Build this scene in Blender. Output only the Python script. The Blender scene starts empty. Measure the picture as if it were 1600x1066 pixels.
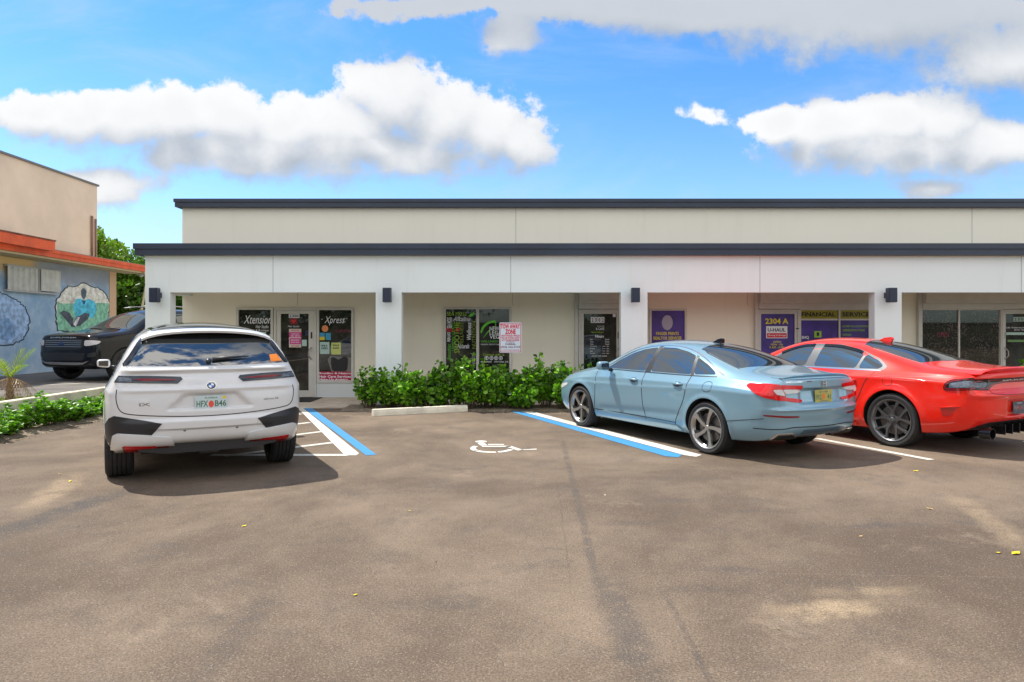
import bpy, bmesh, math, random
import numpy as np
from math import radians, sin, cos, pi, sqrt, atan2
from mathutils import Vector, Matrix
from mathutils.bvhtree import BVHTree
from mathutils.geometry import delaunay_2d_cdt

random.seed(7)
rng = np.random.default_rng(11)
sc = bpy.context.scene
COL = sc.collection

# ------------------------------------------------------------ camera, world, sun, exposure
F = 1067.0; HC = 1.6; YH = 515.0
cam_d = bpy.data.cameras.new('camera'); cam = bpy.data.objects.new('camera', cam_d); COL.objects.link(cam)
cam_d.lens = 24.0; cam_d.sensor_width = 36.0; cam_d.shift_y = -(533 - YH) / 1600.0
cam_d.clip_end = 3000; cam_d.clip_start = 0.05
cam.location = (0, 0, HC); cam.rotation_euler = (radians(90), 0, 0)
sc.camera = cam
sc.view_settings.view_transform = 'Standard'; sc.view_settings.look = 'None'
sc.view_settings.gamma = 1.0; sc.view_settings.use_curve_mapping = False
sc.view_settings.exposure = 0.97
sc.cycles.max_bounces = 8; sc.cycles.diffuse_bounces = 3; sc.cycles.glossy_bounces = 4
sc.cycles.transparent_max_bounces = 12
sc.cycles.use_denoising = True
sc.cycles.sample_clamp_indirect = 6.0

SUN = Vector((-0.52, 0.25, 1.0)).normalized()
SEL = math.asin(SUN.z); SAZ = atan2(SUN.x, SUN.y)     # azimuth from +Y towards +X
ld = bpy.data.lights.new('sun', 'SUN'); lo = bpy.data.objects.new('sun', ld); COL.objects.link(lo)
ld.energy = 3.2; ld.angle = radians(0.55); ld.color = (1.0, 0.95, 0.86)
lo.rotation_euler = SUN.to_track_quat('Z', 'Y').to_euler(); lo.location = (-10, 0, 20)

w = bpy.data.worlds.new('World'); sc.world = w; w.use_nodes = True
wt = w.node_tree; wt.nodes.clear()
def wn(t, **k):
    n = wt.nodes.new(t)
    for a, b in k.items(): setattr(n, a, b)
    return n
def sk(tree, sock, v):
    if hasattr(v, 'is_linked') or isinstance(v, bpy.types.NodeSocket): tree.links.new(v, sock)
    else: sock.default_value = v
def MathN(tree, op, a, b=None, c=None, clamp=False):
    n = tree.nodes.new('ShaderNodeMath'); n.operation = op; n.use_clamp = clamp
    sk(tree, n.inputs[0], a)
    if b is not None: sk(tree, n.inputs[1], b)
    if c is not None: sk(tree, n.inputs[2], c)
    return n.outputs[0]
def VecN(tree, op, a, b=None, out=0):
    n = tree.nodes.new('ShaderNodeVectorMath'); n.operation = op
    sk(tree, n.inputs[0], a)
    if b is not None: sk(tree, n.inputs[1], b)
    return n.outputs['Value'] if op in ('LENGTH', 'DOT_PRODUCT', 'DISTANCE') else n.outputs[0]
def MixN(tree, fac, a, b, mode='MIX'):
    n = tree.nodes.new('ShaderNodeMix'); n.data_type = 'RGBA'; n.blend_type = mode
    sk(tree, n.inputs[0], fac); sk(tree, n.inputs[6], a); sk(tree, n.inputs[7], b)
    return n.outputs[2]
def SmoothN(tree, v, lo_, hi_, a=0.0, b=1.0):
    n = tree.nodes.new('ShaderNodeMapRange'); n.interpolation_type = 'SMOOTHSTEP'
    sk(tree, n.inputs[0], v)
    n.inputs[1].default_value = lo_; n.inputs[2].default_value = hi_
    n.inputs[3].default_value = a; n.inputs[4].default_value = b
    return n.outputs[0]
def NoiseN(tree, vec, scale, detail=4, rough=0.55, dist=0.0, col=False):
    n = tree.nodes.new('ShaderNodeTexNoise'); sk(tree, n.inputs['Vector'], vec)
    n.inputs['Scale'].default_value = scale; n.inputs['Detail'].default_value = detail
    n.inputs['Roughness'].default_value = rough; n.inputs['Distortion'].default_value = dist
    return n.outputs['Color'] if col else n.outputs[0]

sky = wn('ShaderNodeTexSky'); sky.sky_type = 'NISHITA'; sky.sun_disc = False
sky.sun_elevation = SEL; sky.sun_rotation = SAZ
sky.air_density = 1.0; sky.dust_density = 0.6; sky.ozone_density = 2.0; sky.altitude = 5
SKY_STR = 0.15
hs = wn('ShaderNodeHueSaturation'); hs.inputs['Saturation'].default_value = 1.0
tc0 = wn('ShaderNodeTexCoord'); sp0 = wn('ShaderNodeSeparateXYZ'); wt.links.new(tc0.outputs['Generated'], sp0.inputs[0])
tint = MixN(wt, SmoothN(wt, sp0.outputs[2], 0.10, 0.42), (0.50, 0.63, 0.74, 1), (0.27, 0.55, 0.78, 1))
wt.links.new(MixN(wt, 1.0, sky.outputs[0], tint, 'MULTIPLY'), hs.inputs['Color'])
# clouds: density field laid out by direction on the sky (tan of azimuth, tan of elevation)
BL = [(600,160,92,80),(535,205,95,66),(680,190,105,86),(765,205,92,76),(815,225,66,62),(450,205,84,60),
      (370,195,82,66),(300,190,88,58),(225,190,92,58),(140,180,95,52),(50,170,110,42),(590,245,250,50),(380,245,220,48),
      (1235,188,62,36),(1310,205,85,52),(1390,195,80,55),(1475,195,85,56),(1550,235,105,52),(1420,240,230,48),
      (1050,8,330,44),(1400,34,340,66),(1600,90,190,72),(740,10,240,34,.15),(790,58,75,38,.15),
      (1085,182,120,50,.66),(110,290,150,38),(1460,300,90,24,.25),
      (-200,210,160,90),(1800,60,240,110),(1700,240,130,50),(-500,60,300,120),(2300,120,350,200),(500,-330,300,90),(1300,-420,420,120),(-300,-500,500,110)]
gt = bpy.data.node_groups.new('cloud_field', 'ShaderNodeTree')
gt.interface.new_socket('P', in_out='INPUT', socket_type='NodeSocketVector')
gt.interface.new_socket('D', in_out='OUTPUT', socket_type='NodeSocketFloat')
gi = gt.nodes.new('NodeGroupInput'); go = gt.nodes.new('NodeGroupOutput')
P0 = gi.outputs[0]
nz = NoiseN(gt, P0, 5.0, 1, 0.5, col=True)
nzc = VecN(gt, 'SUBTRACT', nz, (0.5, 0.5, 0.5))
nzs = VecN(gt, 'MULTIPLY', nzc, (0.10, 0.06, 0.0))
P1 = VecN(gt, 'ADD', P0, nzs)
acc = None
for cx, cy, rx, ry, *wg in BL:
    c = ((cx - 800) / F, (YH - cy) / F, 0); r = (F / rx, F / ry, 0)
    d = VecN(gt, 'SUBTRACT', P1, c); d = VecN(gt, 'MULTIPLY', d, r); l = VecN(gt, 'LENGTH', d)
    if wg: l = MathN(gt, 'ADD', l, wg[0])
    if acc is None: acc = l
    else: acc = MathN(gt, 'SMOOTH_MIN', acc, l, 0.12)
base = MathN(gt, 'SUBTRACT', 1.0, acc)
f1 = NoiseN(gt, P0, 17.0, 6, 0.62)
f2 = NoiseN(gt, P0, 5.5, 2, 0.5)
t1 = MathN(gt, 'MULTIPLY_ADD', f1, 1.55, base)
t2 = MathN(gt, 'MULTIPLY_ADD', f2, 0.5, t1)
t3 = MathN(gt, 'SUBTRACT', t2, 1.00)
gt.interface.new_socket('S', in_out='OUTPUT', socket_type='NodeSocketFloat')
gt.links.new(t3, go.inputs[0])
gt.links.new(MathN(gt, 'MULTIPLY_ADD', f1, 0.75, MathN(gt, 'MULTIPLY_ADD', f2, 0.6, base)), go.inputs[1])

tc = wn('ShaderNodeTexCoord'); sep = wn('ShaderNodeSeparateXYZ'); wt.links.new(tc.outputs['Generated'], sep.inputs[0])
ay = MathN(wt, 'MAXIMUM', MathN(wt, 'ABSOLUTE', sep.outputs[1]), 0.12)
cmb = wn('ShaderNodeCombineXYZ')
wt.links.new(MathN(wt, 'DIVIDE', sep.outputs[0], ay), cmb.inputs[0])
wt.links.new(MathN(wt, 'DIVIDE', sep.outputs[2], ay), cmb.inputs[1])
# the sky behind the viewer gets its own stretch of cloud pattern
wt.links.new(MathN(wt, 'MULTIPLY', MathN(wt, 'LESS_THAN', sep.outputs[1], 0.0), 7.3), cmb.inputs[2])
def field(v):
    g = wn('ShaderNodeGroup'); g.node_tree = gt; wt.links.new(v, g.inputs[0]); return g.outputs
Pv = cmb.outputs[0]
d0, s0 = field(Pv)[:2]
# broken cloud overhead, above the frame of the photograph
ov = MathN(wt, 'SUBTRACT', NoiseN(wt, VecN(wt, 'MULTIPLY', tc.outputs['Generated'], (1, 1, 2.6)), 5.2, 6, 0.60), 0.405)
mk_ = SmoothN(wt, MathN(wt, 'DIVIDE', sep.outputs[2], ay), 0.50, 0.70)
mk_ = MathN(wt, 'MAXIMUM', mk_, SmoothN(wt, MathN(wt, 'ABSOLUTE', MathN(wt, 'DIVIDE', sep.outputs[0], ay)), 1.0, 1.5))
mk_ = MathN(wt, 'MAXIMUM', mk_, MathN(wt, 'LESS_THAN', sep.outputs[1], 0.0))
ov = MathN(wt, 'MULTIPLY', ov, mk_)
s1 = field(VecN(wt, 'ADD', Pv, (-0.015, 0.050, 0.0)))[1]
rel = MathN(wt, 'SUBTRACT', s0, s1)
lit = SmoothN(wt, rel, -0.60, 0.72)
edge = SmoothN(wt, rel, -0.45, 0.30)
ah = SmoothN(wt, d0, 0.02, 0.26); as_ = SmoothN(wt, d0, -0.10, 0.62)
am = wn('ShaderNodeMix'); sk(wt, am.inputs[0], edge); sk(wt, am.inputs[2], as_); sk(wt, am.inputs[3], ah)
alpha = MathN(wt, 'MAXIMUM', am.outputs[0], SmoothN(wt, ov, 0.0, 0.14))
thick = SmoothN(wt, d0, 0.25, 1.0)
shade = MathN(wt, 'MULTIPLY', lit, MathN(wt, 'SUBTRACT', 1.0, MathN(wt, 'MULTIPLY', thick, 0.12)))
# higher clouds are seen from below: greyer
hi = SmoothN(wt, MathN(wt, 'DIVIDE', sep.outputs[2], ay), 0.36, 0.46)
shade = MathN(wt, 'MULTIPLY', shade, MathN(wt, 'SUBTRACT', 1.0, MathN(wt, 'MULTIPLY', hi, 0.72)))
ccol = MixN(wt, shade, (1.62, 1.82, 2.12, 1), (3.35, 3.38, 3.42, 1))
# unseen clouds behind the viewer, brightened to throw more light on the shaded facade
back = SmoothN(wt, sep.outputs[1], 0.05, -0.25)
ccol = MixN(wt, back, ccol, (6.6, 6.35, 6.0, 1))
# never clouds under the horizon
alpha = MathN(wt, 'MULTIPLY', alpha, SmoothN(wt, sep.outputs[2], 0.0, 0.08))
# thin high veil between the cumulus
veil = SmoothN(wt, NoiseN(wt, VecN(wt, 'MULTIPLY', Pv, (1.0, 2.6, 1.0)), 2.6, 7, 0.62, 0.6), 0.44, 0.80)
veil = MathN(wt, 'MULTIPLY', veil, SmoothN(wt, sep.outputs[2], 0.55, 0.12, 0.18, 0.62))
skyv = MixN(wt, veil, hs.outputs[0], (2.35, 2.65, 2.95, 1))
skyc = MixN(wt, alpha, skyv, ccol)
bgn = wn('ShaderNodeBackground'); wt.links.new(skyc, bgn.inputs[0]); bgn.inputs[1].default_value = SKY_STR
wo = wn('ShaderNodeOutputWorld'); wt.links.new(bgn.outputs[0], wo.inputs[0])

# ------------------------------------------------------------ materials
MATS = {}
def srgb(r, g, b):
    f = lambda c: (c / 255 / 12.92) if c / 255 <= 0.04045 else ((c / 255 + 0.055) / 1.055) ** 2.4
    return (f(r), f(g), f(b))
def mat(name, col, rough=0.6, metal=0.0, spec=0.5, coat=0.0, bump=0.0, bscale=60, var=0.0, vscale=3, emit=None, ior=None, crough=0.03):
    if name in MATS: return MATS[name]
    m = bpy.data.materials.new(name); m.use_nodes = True; t = m.node_tree
    b = t.nodes['Principled BSDF']
    b.inputs['Base Color'].default_value = (*col, 1); b.inputs['Roughness'].default_value = rough
    b.inputs['Metallic'].default_value = metal; b.inputs['Specular IOR Level'].default_value = spec
    b.inputs['Coat Weight'].default_value = coat; b.inputs['Coat Roughness'].default_value = crough
    if ior: b.inputs['IOR'].default_value = ior
    if emit: b.inputs['Emission Color'].default_value = (*col, 1); b.inputs['Emission Strength'].default_value = emit
    g = t.nodes.new('ShaderNodeNewGeometry').outputs['Position'] if (var or bump) else None
    if var:
        n = NoiseN(t, g, vscale, 6, 0.6)
        lo_ = tuple(c * (1 - var) for c in col) + (1,); hi_ = tuple(min(1, c * (1 + var)) for c in col) + (1,)
        t.links.new(MixN(t, SmoothN(t, n, 0.3, 0.7), lo_, hi_), b.inputs['Base Color'])
    if bump:
        n = NoiseN(t, g, bscale, 4, 0.6)
        bn = t.nodes.new('ShaderNodeBump'); bn.inputs['Strength'].default_value = bump; bn.inputs['Distance'].default_value = 0.01
        t.links.new(n, bn.inputs['Height']); t.links.new(bn.outputs[0], b.inputs['Normal'])
    MATS[name] = m
    return m

def leaf_mat(name, c1, c2, trans=0.35):
    if name in MATS: return MATS[name]
    m = bpy.data.materials.new(name); m.use_nodes = True; t = m.node_tree
    b = t.nodes['Principled BSDF']; b.inputs['Roughness'].default_value = 0.38
    g = t.nodes.new('ShaderNodeNewGeometry')
    rnd = g.outputs['Random Per Island']
    col = MixN(t, rnd, (*c1, 1), (*c2, 1))
    t.links.new(col, b.inputs['Base Color'])
    tr = t.nodes.new('ShaderNodeBsdfTranslucent')
    col2 = MixN(t, 1.0, col, (1.3, 1.7, 0.5, 1), 'MULTIPLY'); t.links.new(col2, tr.inputs[0])
    mx = t.nodes.new('ShaderNodeMixShader'); mx.inputs[0].default_value = trans
    t.links.new(b.outputs[0], mx.inputs[1]); t.links.new(tr.outputs[0], mx.inputs[2])
    t.links.new(mx.outputs[0], t.nodes['Material Output'].inputs[0])
    MATS[name] = m
    return m

# ------------------------------------------------------------ object helpers
def tag(o, label=None, cat=None, group=None, kind=None):
    if label: o['label'] = label
    if cat: o['category'] = cat
    if group: o['group'] = group
    if kind: o['kind'] = kind
    return o
def empty(name, loc, label=None, cat=None, group=None, rz=0.0, parent=None):
    o = bpy.data.objects.new(name, None); COL.objects.link(o)
    o.empty_display_size = 0.2
    o.location = loc; o.rotation_euler = (0, 0, rz)
    if parent: o.parent = parent
    return tag(o, label, cat, group)
def mesh_obj(name, verts, faces, m, parent=None, smooth=False, loc=None, mats=None, midx=None):
    """verts are in the parent's space when loc is None; otherwise world verts re-based on loc"""
    me = bpy.data.meshes.new(name)
    if loc is not None:
        l = Vector(loc); verts = [Vector(v) - l for v in verts]
    me.from_pydata([tuple(v) for v in verts], [], faces)
    for mm in (mats or [m]): me.materials.append(mm)
    if midx: me.polygons.foreach_set('material_index', midx)
    if smooth: me.shade_smooth()
    me.update()
    o = bpy.data.objects.new(name, me); COL.objects.link(o)
    if loc is not None: o.location = loc
    if parent: o.parent = parent
    return o

class MB:
    def __init__(s): s.v = []; s.f = []; s.off = Vector((0, 0, 0))
    def add(s, vs, fs):
        n = len(s.v); s.v += [Vector(v) for v in vs]; s.f += [[i + n for i in f] for f in fs]; return s
    def box(s, x0, x1, y0, y1, z0, z1, b=0.0):
        if b <= 0:
            vs = [(x0,y0,z0),(x1,y0,z0),(x1,y1,z0),(x0,y1,z0),(x0,y0,z1),(x1,y0,z1),(x1,y1,z1),(x0,y1,z1)]
            return s.add(vs, [(0,3,2,1),(4,5,6,7),(0,1,5,4),(1,2,6,5),(2,3,7,6),(3,0,4,7)])
        bm = bmesh.new(); bmesh.ops.create_cube(bm, size=1)
        for v in bm.verts:
            v.co = Vector(((x0+x1)/2 + v.co.x*(x1-x0), (y0+y1)/2 + v.co.y*(y1-y0), (z0+z1)/2 + v.co.z*(z1-z0)))
        bmesh.ops.bevel(bm, geom=list(bm.edges), offset=b, segments=2, affect='EDGES')
        bm.verts.index_update()
        s.add([v.co.copy() for v in bm.verts], [[v.index for v in f.verts] for f in bm.faces]); bm.free(); return s
    def prism(s, pts, axis_vec):
        """pts: closed 3-D polygon, extruded along axis_vec"""
        a = Vector(axis_vec); n = len(pts); p = [Vector(q) for q in pts]
        nn = Vector((0, 0, 0))
        for i in range(n): nn += p[i].cross(p[(i+1) % n])
        if nn.dot(a) > 0: p = p[::-1]
        vs = p + [q + a for q in p]
        fs = [list(range(n)), [n + i for i in range(n)][::-1]] + [(i, i + n, (i+1) % n + n, (i+1) % n) for i in range(n)]
        fs = [list(f) for f in fs]
        return s.add(vs, fs)
    def tube(s, pts, radii, seg=8, caps=True):
        pts = [Vector(p) for p in pts]
        if isinstance(radii, (int, float)): radii = [radii] * len(pts)
        n0 = len(s.v); ref = None
        for i, p in enumerate(pts):
            d = (pts[min(i+1, len(pts)-1)] - pts[max(i-1, 0)]).normalized()
            if ref is None or abs(ref.dot(d)) > 0.95:
                ref = Vector((0, 0, 1)) if abs(d.z) < 0.9 else Vector((1, 0, 0))
            u = (ref - d * ref.dot(d)).normalized(); ref = u; v = d.cross(u)
            for k in range(seg):
                a = 2 * pi * k / seg
                s.v.append(p + (u * cos(a) + v * sin(a)) * radii[i])
        for i in range(len(pts) - 1):
            for k in range(seg):
                a = n0 + i*seg + k; b = n0 + i*seg + (k+1) % seg
                s.f.append([a, b, b + seg, a + seg])
        if caps:
            s.f.append([n0 + k for k in range(seg)][::-1]); e = n0 + (len(pts)-1)*seg
            s.f.append([e + k for k in range(seg)])
        return s
    def lathe(s, prof, seg=48, axis='y', c=(0, 0, 0), close=False):
        """prof: list of (radius, along)"""
        n0 = len(s.v); c = Vector(c)
        for r, t in prof:
            for k in range(seg):
                a = 2 * pi * k / seg
                if axis == 'y': s.v.append(c + Vector((r*cos(a), t, r*sin(a))))
                else: s.v.append(c + Vector((r*cos(a), r*sin(a), t)))
        m = len(prof)
        for i in range(m if close else m - 1):
            j = (i + 1) % m
            for k in range(seg):
                q = [n0 + i*seg + k, n0 + i*seg + (k+1) % seg, n0 + j*seg + (k+1) % seg, n0 + j*seg + k]
                s.f.append(q if axis != 'y' else q[::-1])
        return s
    def build(s, name, m, parent=None, smooth=False, base=None, sharp=None):
        """base: world position of a rotation-free parent (or own origin when it has no parent)"""
        vs = s.v
        if base is not None: b = Vector(base); vs = [v - b for v in s.v]
        o = mesh_obj(name, vs, s.f, m, parent, smooth)
        if base is not None and parent is None: o.location = base
        if sharp: sharpen(o.data, sharp)
        return o
def sharpen(me, deg):
    bm = bmesh.new(); bm.from_mesh(me); bmesh.ops.recalc_face_normals(bm, faces=bm.faces)
    for f in bm.faces: f.smooth = True
    lim = radians(deg)
    for e in bm.edges:
        e.smooth = not (len(e.link_faces) != 2 or e.calc_face_angle(0) > lim)
    bm.to_mesh(me); bm.free(); me.update()

def text_verts(body, bold=0.0, shear=0.0, align='CENTER', ext=0.0, spacing=1.0):
    c = bpy.data.curves.new('tmp_text', 'FONT'); c.body = body; c.size = 1.0; c.align_x = align
    c.offset = bold; c.shear = shear; c.resolution_u = 2; c.extrude = ext; c.space_character = spacing
    o = bpy.data.objects.new('tmp_text', c); COL.objects.link(o)
    dg = bpy.context.evaluated_depsgraph_get(); dg.update()
    me = bpy.data.meshes.new_from_object(o.evaluated_get(dg))
    vs = [v.co.copy() for v in me.vertices]; fs = [list(p.vertices) for p in me.polygons]
    bpy.data.objects.remove(o); bpy.data.curves.remove(c); bpy.data.meshes.remove(me)
    return vs, fs
def text_obj(name, body, m, origin, right, up, w=None, h=None, parent=None, bold=0.01, shear=0.0, base=None, rot=0.0, ext=0.0015, scale_hint=0.1):
    """Lettering centred on origin, fitted into w x h metres, in the plane of right/up"""
    vs, fs = text_verts(body, bold, shear, ext=0.0)
    xs = [v.x for v in vs]; ys = [v.y for v in vs]
    x0, x1, y0, y1 = min(xs), max(xs), min(ys), max(ys)
    sx = (w / (x1 - x0)) if w else None; sy = (h / (y1 - y0)) if h else None
    sx = sx or sy; sy = sy or sx
    r = Vector(right); u = Vector(up); n = r.cross(u)
    o_ = Vector(origin) - (Vector(base) if base is not None else Vector((0, 0, 0)))
    cr, sr = cos(rot), sin(rot)
    front = []; 
    for v in vs:
        a = (v.x - (x0+x1)/2) * sx; b = (v.y - (y0+y1)/2) * sy
        front.append(o_ + r * (a*cr - b*sr) + u * (a*sr + b*cr) + n * ext)
    return mesh_obj(name, front, fs, m, parent)

def poly_obj(name, pts, m, base, parent=None, thick=(0, 0.003, 0)):
    b = MB().prism(pts, thick); return b.build(name, m, parent, base=base)

# pixel of the photograph -> point on a fronto-parallel plane at distance D, or on the ground
def WX(px, D): return (px - 800) * D / F
def WZ(py, D): return HC + (YH - py) * D / F
def G(px, py, z=0.0):
    D = (HC - z) * F / (py - YH); return Vector(((px - 800) * D / F, D, z))
# ------------------------------------------------------------ shared materials
def asphalt_mat():
    m = bpy.data.materials.new('asphalt'); m.use_nodes = True; t = m.node_tree; b = t.nodes['Principled BSDF']
    g = t.nodes.new('ShaderNodeNewGeometry').outputs['Position']
    big = NoiseN(t, g, 0.33, 12, 0.68, 0.3); mid = NoiseN(t, g, 1.7, 12, 0.76, 0.2); fine = NoiseN(t, g, 80, 5, 0.8); gr = NoiseN(t, g, 210, 2, 0.7)
    vo = t.nodes.new('ShaderNodeTexVoronoi'); vo.inputs['Scale'].default_value = 95; t.links.new(g, vo.inputs['Vector'])
    col = MixN(t, SmoothN(t, big, 0.34, 0.68), (0.115, 0.080, 0.054, 1), (0.265, 0.196, 0.136, 1))
    col = MixN(t, MathN(t, 'MULTIPLY', SmoothN(t, mid, 0.50, 0.68), 0.62), col, (0.105, 0.087, 0.072, 1))
    col = MixN(t, MathN(t, 'MULTIPLY', SmoothN(t, NoiseN(t, g, 0.9, 12, 0.72, 0.4), 0.55, 0.70), 0.5), col, (0.36, 0.27, 0.19, 1))
    # worn streaks: tyre paths, a seam and sandy patches at fixed places on the lot
    sx = t.nodes.new('ShaderNodeSeparateXYZ'); t.links.new(g, sx.inputs[0])
    wob = MathN(t, 'MULTIPLY', MathN(t, 'SUBTRACT', NoiseN(t, g, 0.7, 4, 0.6), 0.5), 0.55)
    def streak(ax, ay, bx, by, wd, amt, colr, c, wb=1.0):
        dx, dy = bx-ax, by-ay; L = sqrt(dx*dx+dy*dy); nx, ny = -dy/L, dx/L
        d = MathN(t, 'ADD', MathN(t, 'MULTIPLY', sx.outputs[0], nx), MathN(t, 'MULTIPLY', sx.outputs[1], ny))
        d = MathN(t, 'ADD', MathN(t, 'SUBTRACT', d, nx*ax+ny*ay), MathN(t, 'MULTIPLY', wob, wb))
        s_ = MathN(t, 'ADD', MathN(t, 'MULTIPLY', sx.outputs[0], dx/L), MathN(t, 'MULTIPLY', sx.outputs[1], dy/L))
        s_ = MathN(t, 'SUBTRACT', s_, (dx*ax+dy*ay)/L)
        mk = SmoothN(t, MathN(t, 'ABSOLUTE', d), wd, wd*0.25)
        mk = MathN(t, 'MULTIPLY', mk, MathN(t, 'MULTIPLY', SmoothN(t, s_, -0.4, 0.3), SmoothN(t, s_, L+0.4, L-0.3)))
        mk = MathN(t, 'MULTIPLY', mk, MathN(t, 'MULTIPLY', SmoothN(t, NoiseN(t, g, 4.0, 10, 0.8), 0.36, 0.56), amt))
        return MixN(t, mk, c, colr)
    dk = (0.085, 0.072, 0.064, 1); sand = (0.46, 0.34, 0.21, 1)
    a = G(0, 835); c2 = G(190, 770); col = streak(a.x, a.y, c2.x, c2.y, 0.22, 0.95, dk, col)
    a = G(880, 690); c2 = G(930, 900); col = streak(a.x, a.y, c2.x, c2.y, 0.05, 0.6, dk, col, .15)
    a = G(950, 900); c2 = G(1010, 1066); col = streak(a.x, a.y, c2.x, c2.y, 0.16, 0.6, dk, col, .3)
    a = G(1040, 930); c2 = G(1110, 1066); col = streak(a.x, a.y, c2.x, c2.y, 0.03, 0.6, dk, col, .1)
    a = G(1060, 893); c2 = G(1700, 905); col = streak(a.x, a.y, c2.x, c2.y, 0.010, 0.2, (.36, .29, .21, 1), col, .04)
    a = G(880, 760); c2 = G(905, 900); col = streak(a.x-.06, a.y, c2.x-.06, c2.y, 0.010, 0.35, (.07, .06, .05, 1), col, .25)
    a = G(300, 1066); c2 = G(420, 930); col = streak(a.x, a.y, c2.x, c2.y, 0.14, 0.4, dk, col, .4)
    a = G(1250, 955); c2 = G(1350, 945); col = streak(a.x, a.y, c2.x, c2.y, 0.16, 0.9, sand, col)
    a = G(1320, 922); c2 = G(1370, 920); col = streak(a.x, a.y, c2.x, c2.y, 0.12, 0.7, sand, col)
    a = G(1510, 780); c2 = G(1570, 850); col = streak(a.x, a.y, c2.x, c2.y, 0.18, 0.4, sand, col)
    a = G(60, 790); c2 = G(110, 745); col = streak(a.x, a.y, c2.x, c2.y, 0.20, 0.5, sand, col)
    for (x_, y_, wd, am) in ((1375, 822, 40, .8), (1150, 890, 26, .7), (1060, 782, 16, .7), (1175, 797, 22, .6), (640, 945, 60, .45), (990, 820, 30, .5), (1100, 925, 30, .6), (690, 760, 24, .5)):
        a = G(x_-wd, y_); c2 = G(x_+wd, y_); col = streak(a.x, a.y, c2.x, c2.y, 0.11, am, dk, col)
    spk = SmoothN(t, fine, 0.40, 0.60)
    col = MixN(t, MathN(t, 'MULTIPLY', MathN(t, 'SUBTRACT', 1.0, spk), 0.75), col, MixN(t, 1.0, col, (0.32, 0.32, 0.34, 1), 'MULTIPLY'))
    col = MixN(t, MathN(t, 'MULTIPLY', SmoothN(t, gr, 0.60, 0.72), 0.42), col, (0.55, 0.48, 0.40, 1))
    sv = t.nodes.new('ShaderNodeSeparateColor'); t.links.new(vo.outputs['Color'], sv.inputs[0])
    st_ = MathN(t, 'MULTIPLY', SmoothN(t, sv.outputs[0], .72, .95), SmoothN(t, vo.outputs['Distance'], .5, .25))
    col = MixN(t, MathN(t, 'MULTIPLY', st_, .30), col, (0.50, 0.44, 0.36, 1))
    st2 = MathN(t, 'MULTIPLY', SmoothN(t, sv.outputs[1], .80, .97), SmoothN(t, vo.outputs['Distance'], .5, .25))
    col = MixN(t, MathN(t, 'MULTIPLY', st2, .70), col, (0.06, 0.052, 0.045, 1))
    t.links.new(col, b.inputs['Base Color']); b.inputs['Roughness'].default_value = 0.85
    b.inputs['Specular IOR Level'].default_value = 0.35
    bn = t.nodes.new('ShaderNodeBump'); bn.inputs['Strength'].default_value = 0.35; bn.inputs['Distance'].default_value = 0.005
    h = MathN(t, 'ADD', fine, MathN(t, 'MULTIPLY', gr, 0.6)); t.links.new(h, bn.inputs['Height']); t.links.new(bn.outputs[0], b.inputs['Normal'])
    return m
def paint_line_mat(name, col, wear=0.4):
    m = bpy.data.materials.new(name); m.use_nodes = True; t = m.node_tree; b = t.nodes['Principled BSDF']
    g = t.nodes.new('ShaderNodeNewGeometry').outputs['Position']
    n = NoiseN(t, g, 38, 6, 0.75)
    n2 = NoiseN(t, g, 2.2, 4, 0.6)
    f = MathN(t, 'MULTIPLY', SmoothN(t, n, 0.50, 0.62), SmoothN(t, n2, 0.25, 0.75, 0.30, 1.0))
    t.links.new(MixN(t, MathN(t, 'MULTIPLY', f, wear), (*col, 1), (0.13, 0.10, 0.08, 1)), b.inputs['Base Color'])
    b.inputs['Roughness'].default_value = 0.6
    return m
M_ASPH = asphalt_mat()
M_WHITEL = paint_line_mat('white_road_paint', (0.64, 0.62, 0.56), .8)
M_BLUEL = paint_line_mat('blue_road_paint', (0.035, 0.25, 0.52), 0.7)
def stucco(name, col, dirt=(0.42, 0.40, 0.34), amt=.20):
    m = bpy.data.materials.new(name); m.use_nodes = True; t = m.node_tree; b = t.nodes['Principled BSDF']; b.inputs['Roughness'].default_value = .85
    g = t.nodes.new('ShaderNodeNewGeometry').outputs['Position']
    st = NoiseN(t, VecN(t, 'MULTIPLY', g, (3.5, 3.5, .35)), 1.6, 6, .7); bl = NoiseN(t, g, .55, 5, .6)
    f = MathN(t, 'MULTIPLY', MathN(t, 'MULTIPLY', SmoothN(t, st, .48, .78), SmoothN(t, bl, .35, .7, .2, 1)), amt)
    c = MixN(t, f, (*col, 1), (*dirt, 1))
    c = MixN(t, MathN(t, 'MULTIPLY', SmoothN(t, bl, .3, .7), .10), c, tuple(v*.80 for v in col) + (1,))
    t.links.new(c, b.inputs['Base Color'])
    n = NoiseN(t, g, 85, 4, .65); bn = t.nodes.new('ShaderNodeBump'); bn.inputs['Strength'].default_value = .25; bn.inputs['Distance'].default_value = .01
    t.links.new(n, bn.inputs['Height']); t.links.new(bn.outputs[0], b.inputs['Normal']); return m
M_STUCCO = stucco('white_stucco', (0.78, 0.83, 0.82)); M_CREAM = stucco('cream_stucco', (0.83, 0.79, 0.655), (.50, .46, .36))
M_NAVY = mat('navy_metal_coping', (0.022, 0.034, 0.060), 0.42, 0.0, var=0.15, vscale=1.2)
M_LAMP = mat('navy_lamp_metal', (0.016, 0.024, 0.05), 0.4)
M_ALU = mat('painted_aluminium_frame', (0.56, 0.55, 0.50), 0.45, 0.0, var=0.05, vscale=5)
M_ALUD = mat('grey_metal', (0.32, 0.32, 0.31), 0.4, 0.6)
M_CONC = mat('concrete', (0.52, 0.44, 0.35), 0.85, bump=0.4, bscale=70, var=0.18, vscale=2.5)
M_CONCW = mat('pale_concrete', (0.72, 0.67, 0.54), 0.85, bump=0.4, bscale=70, var=0.16, vscale=3)
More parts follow.
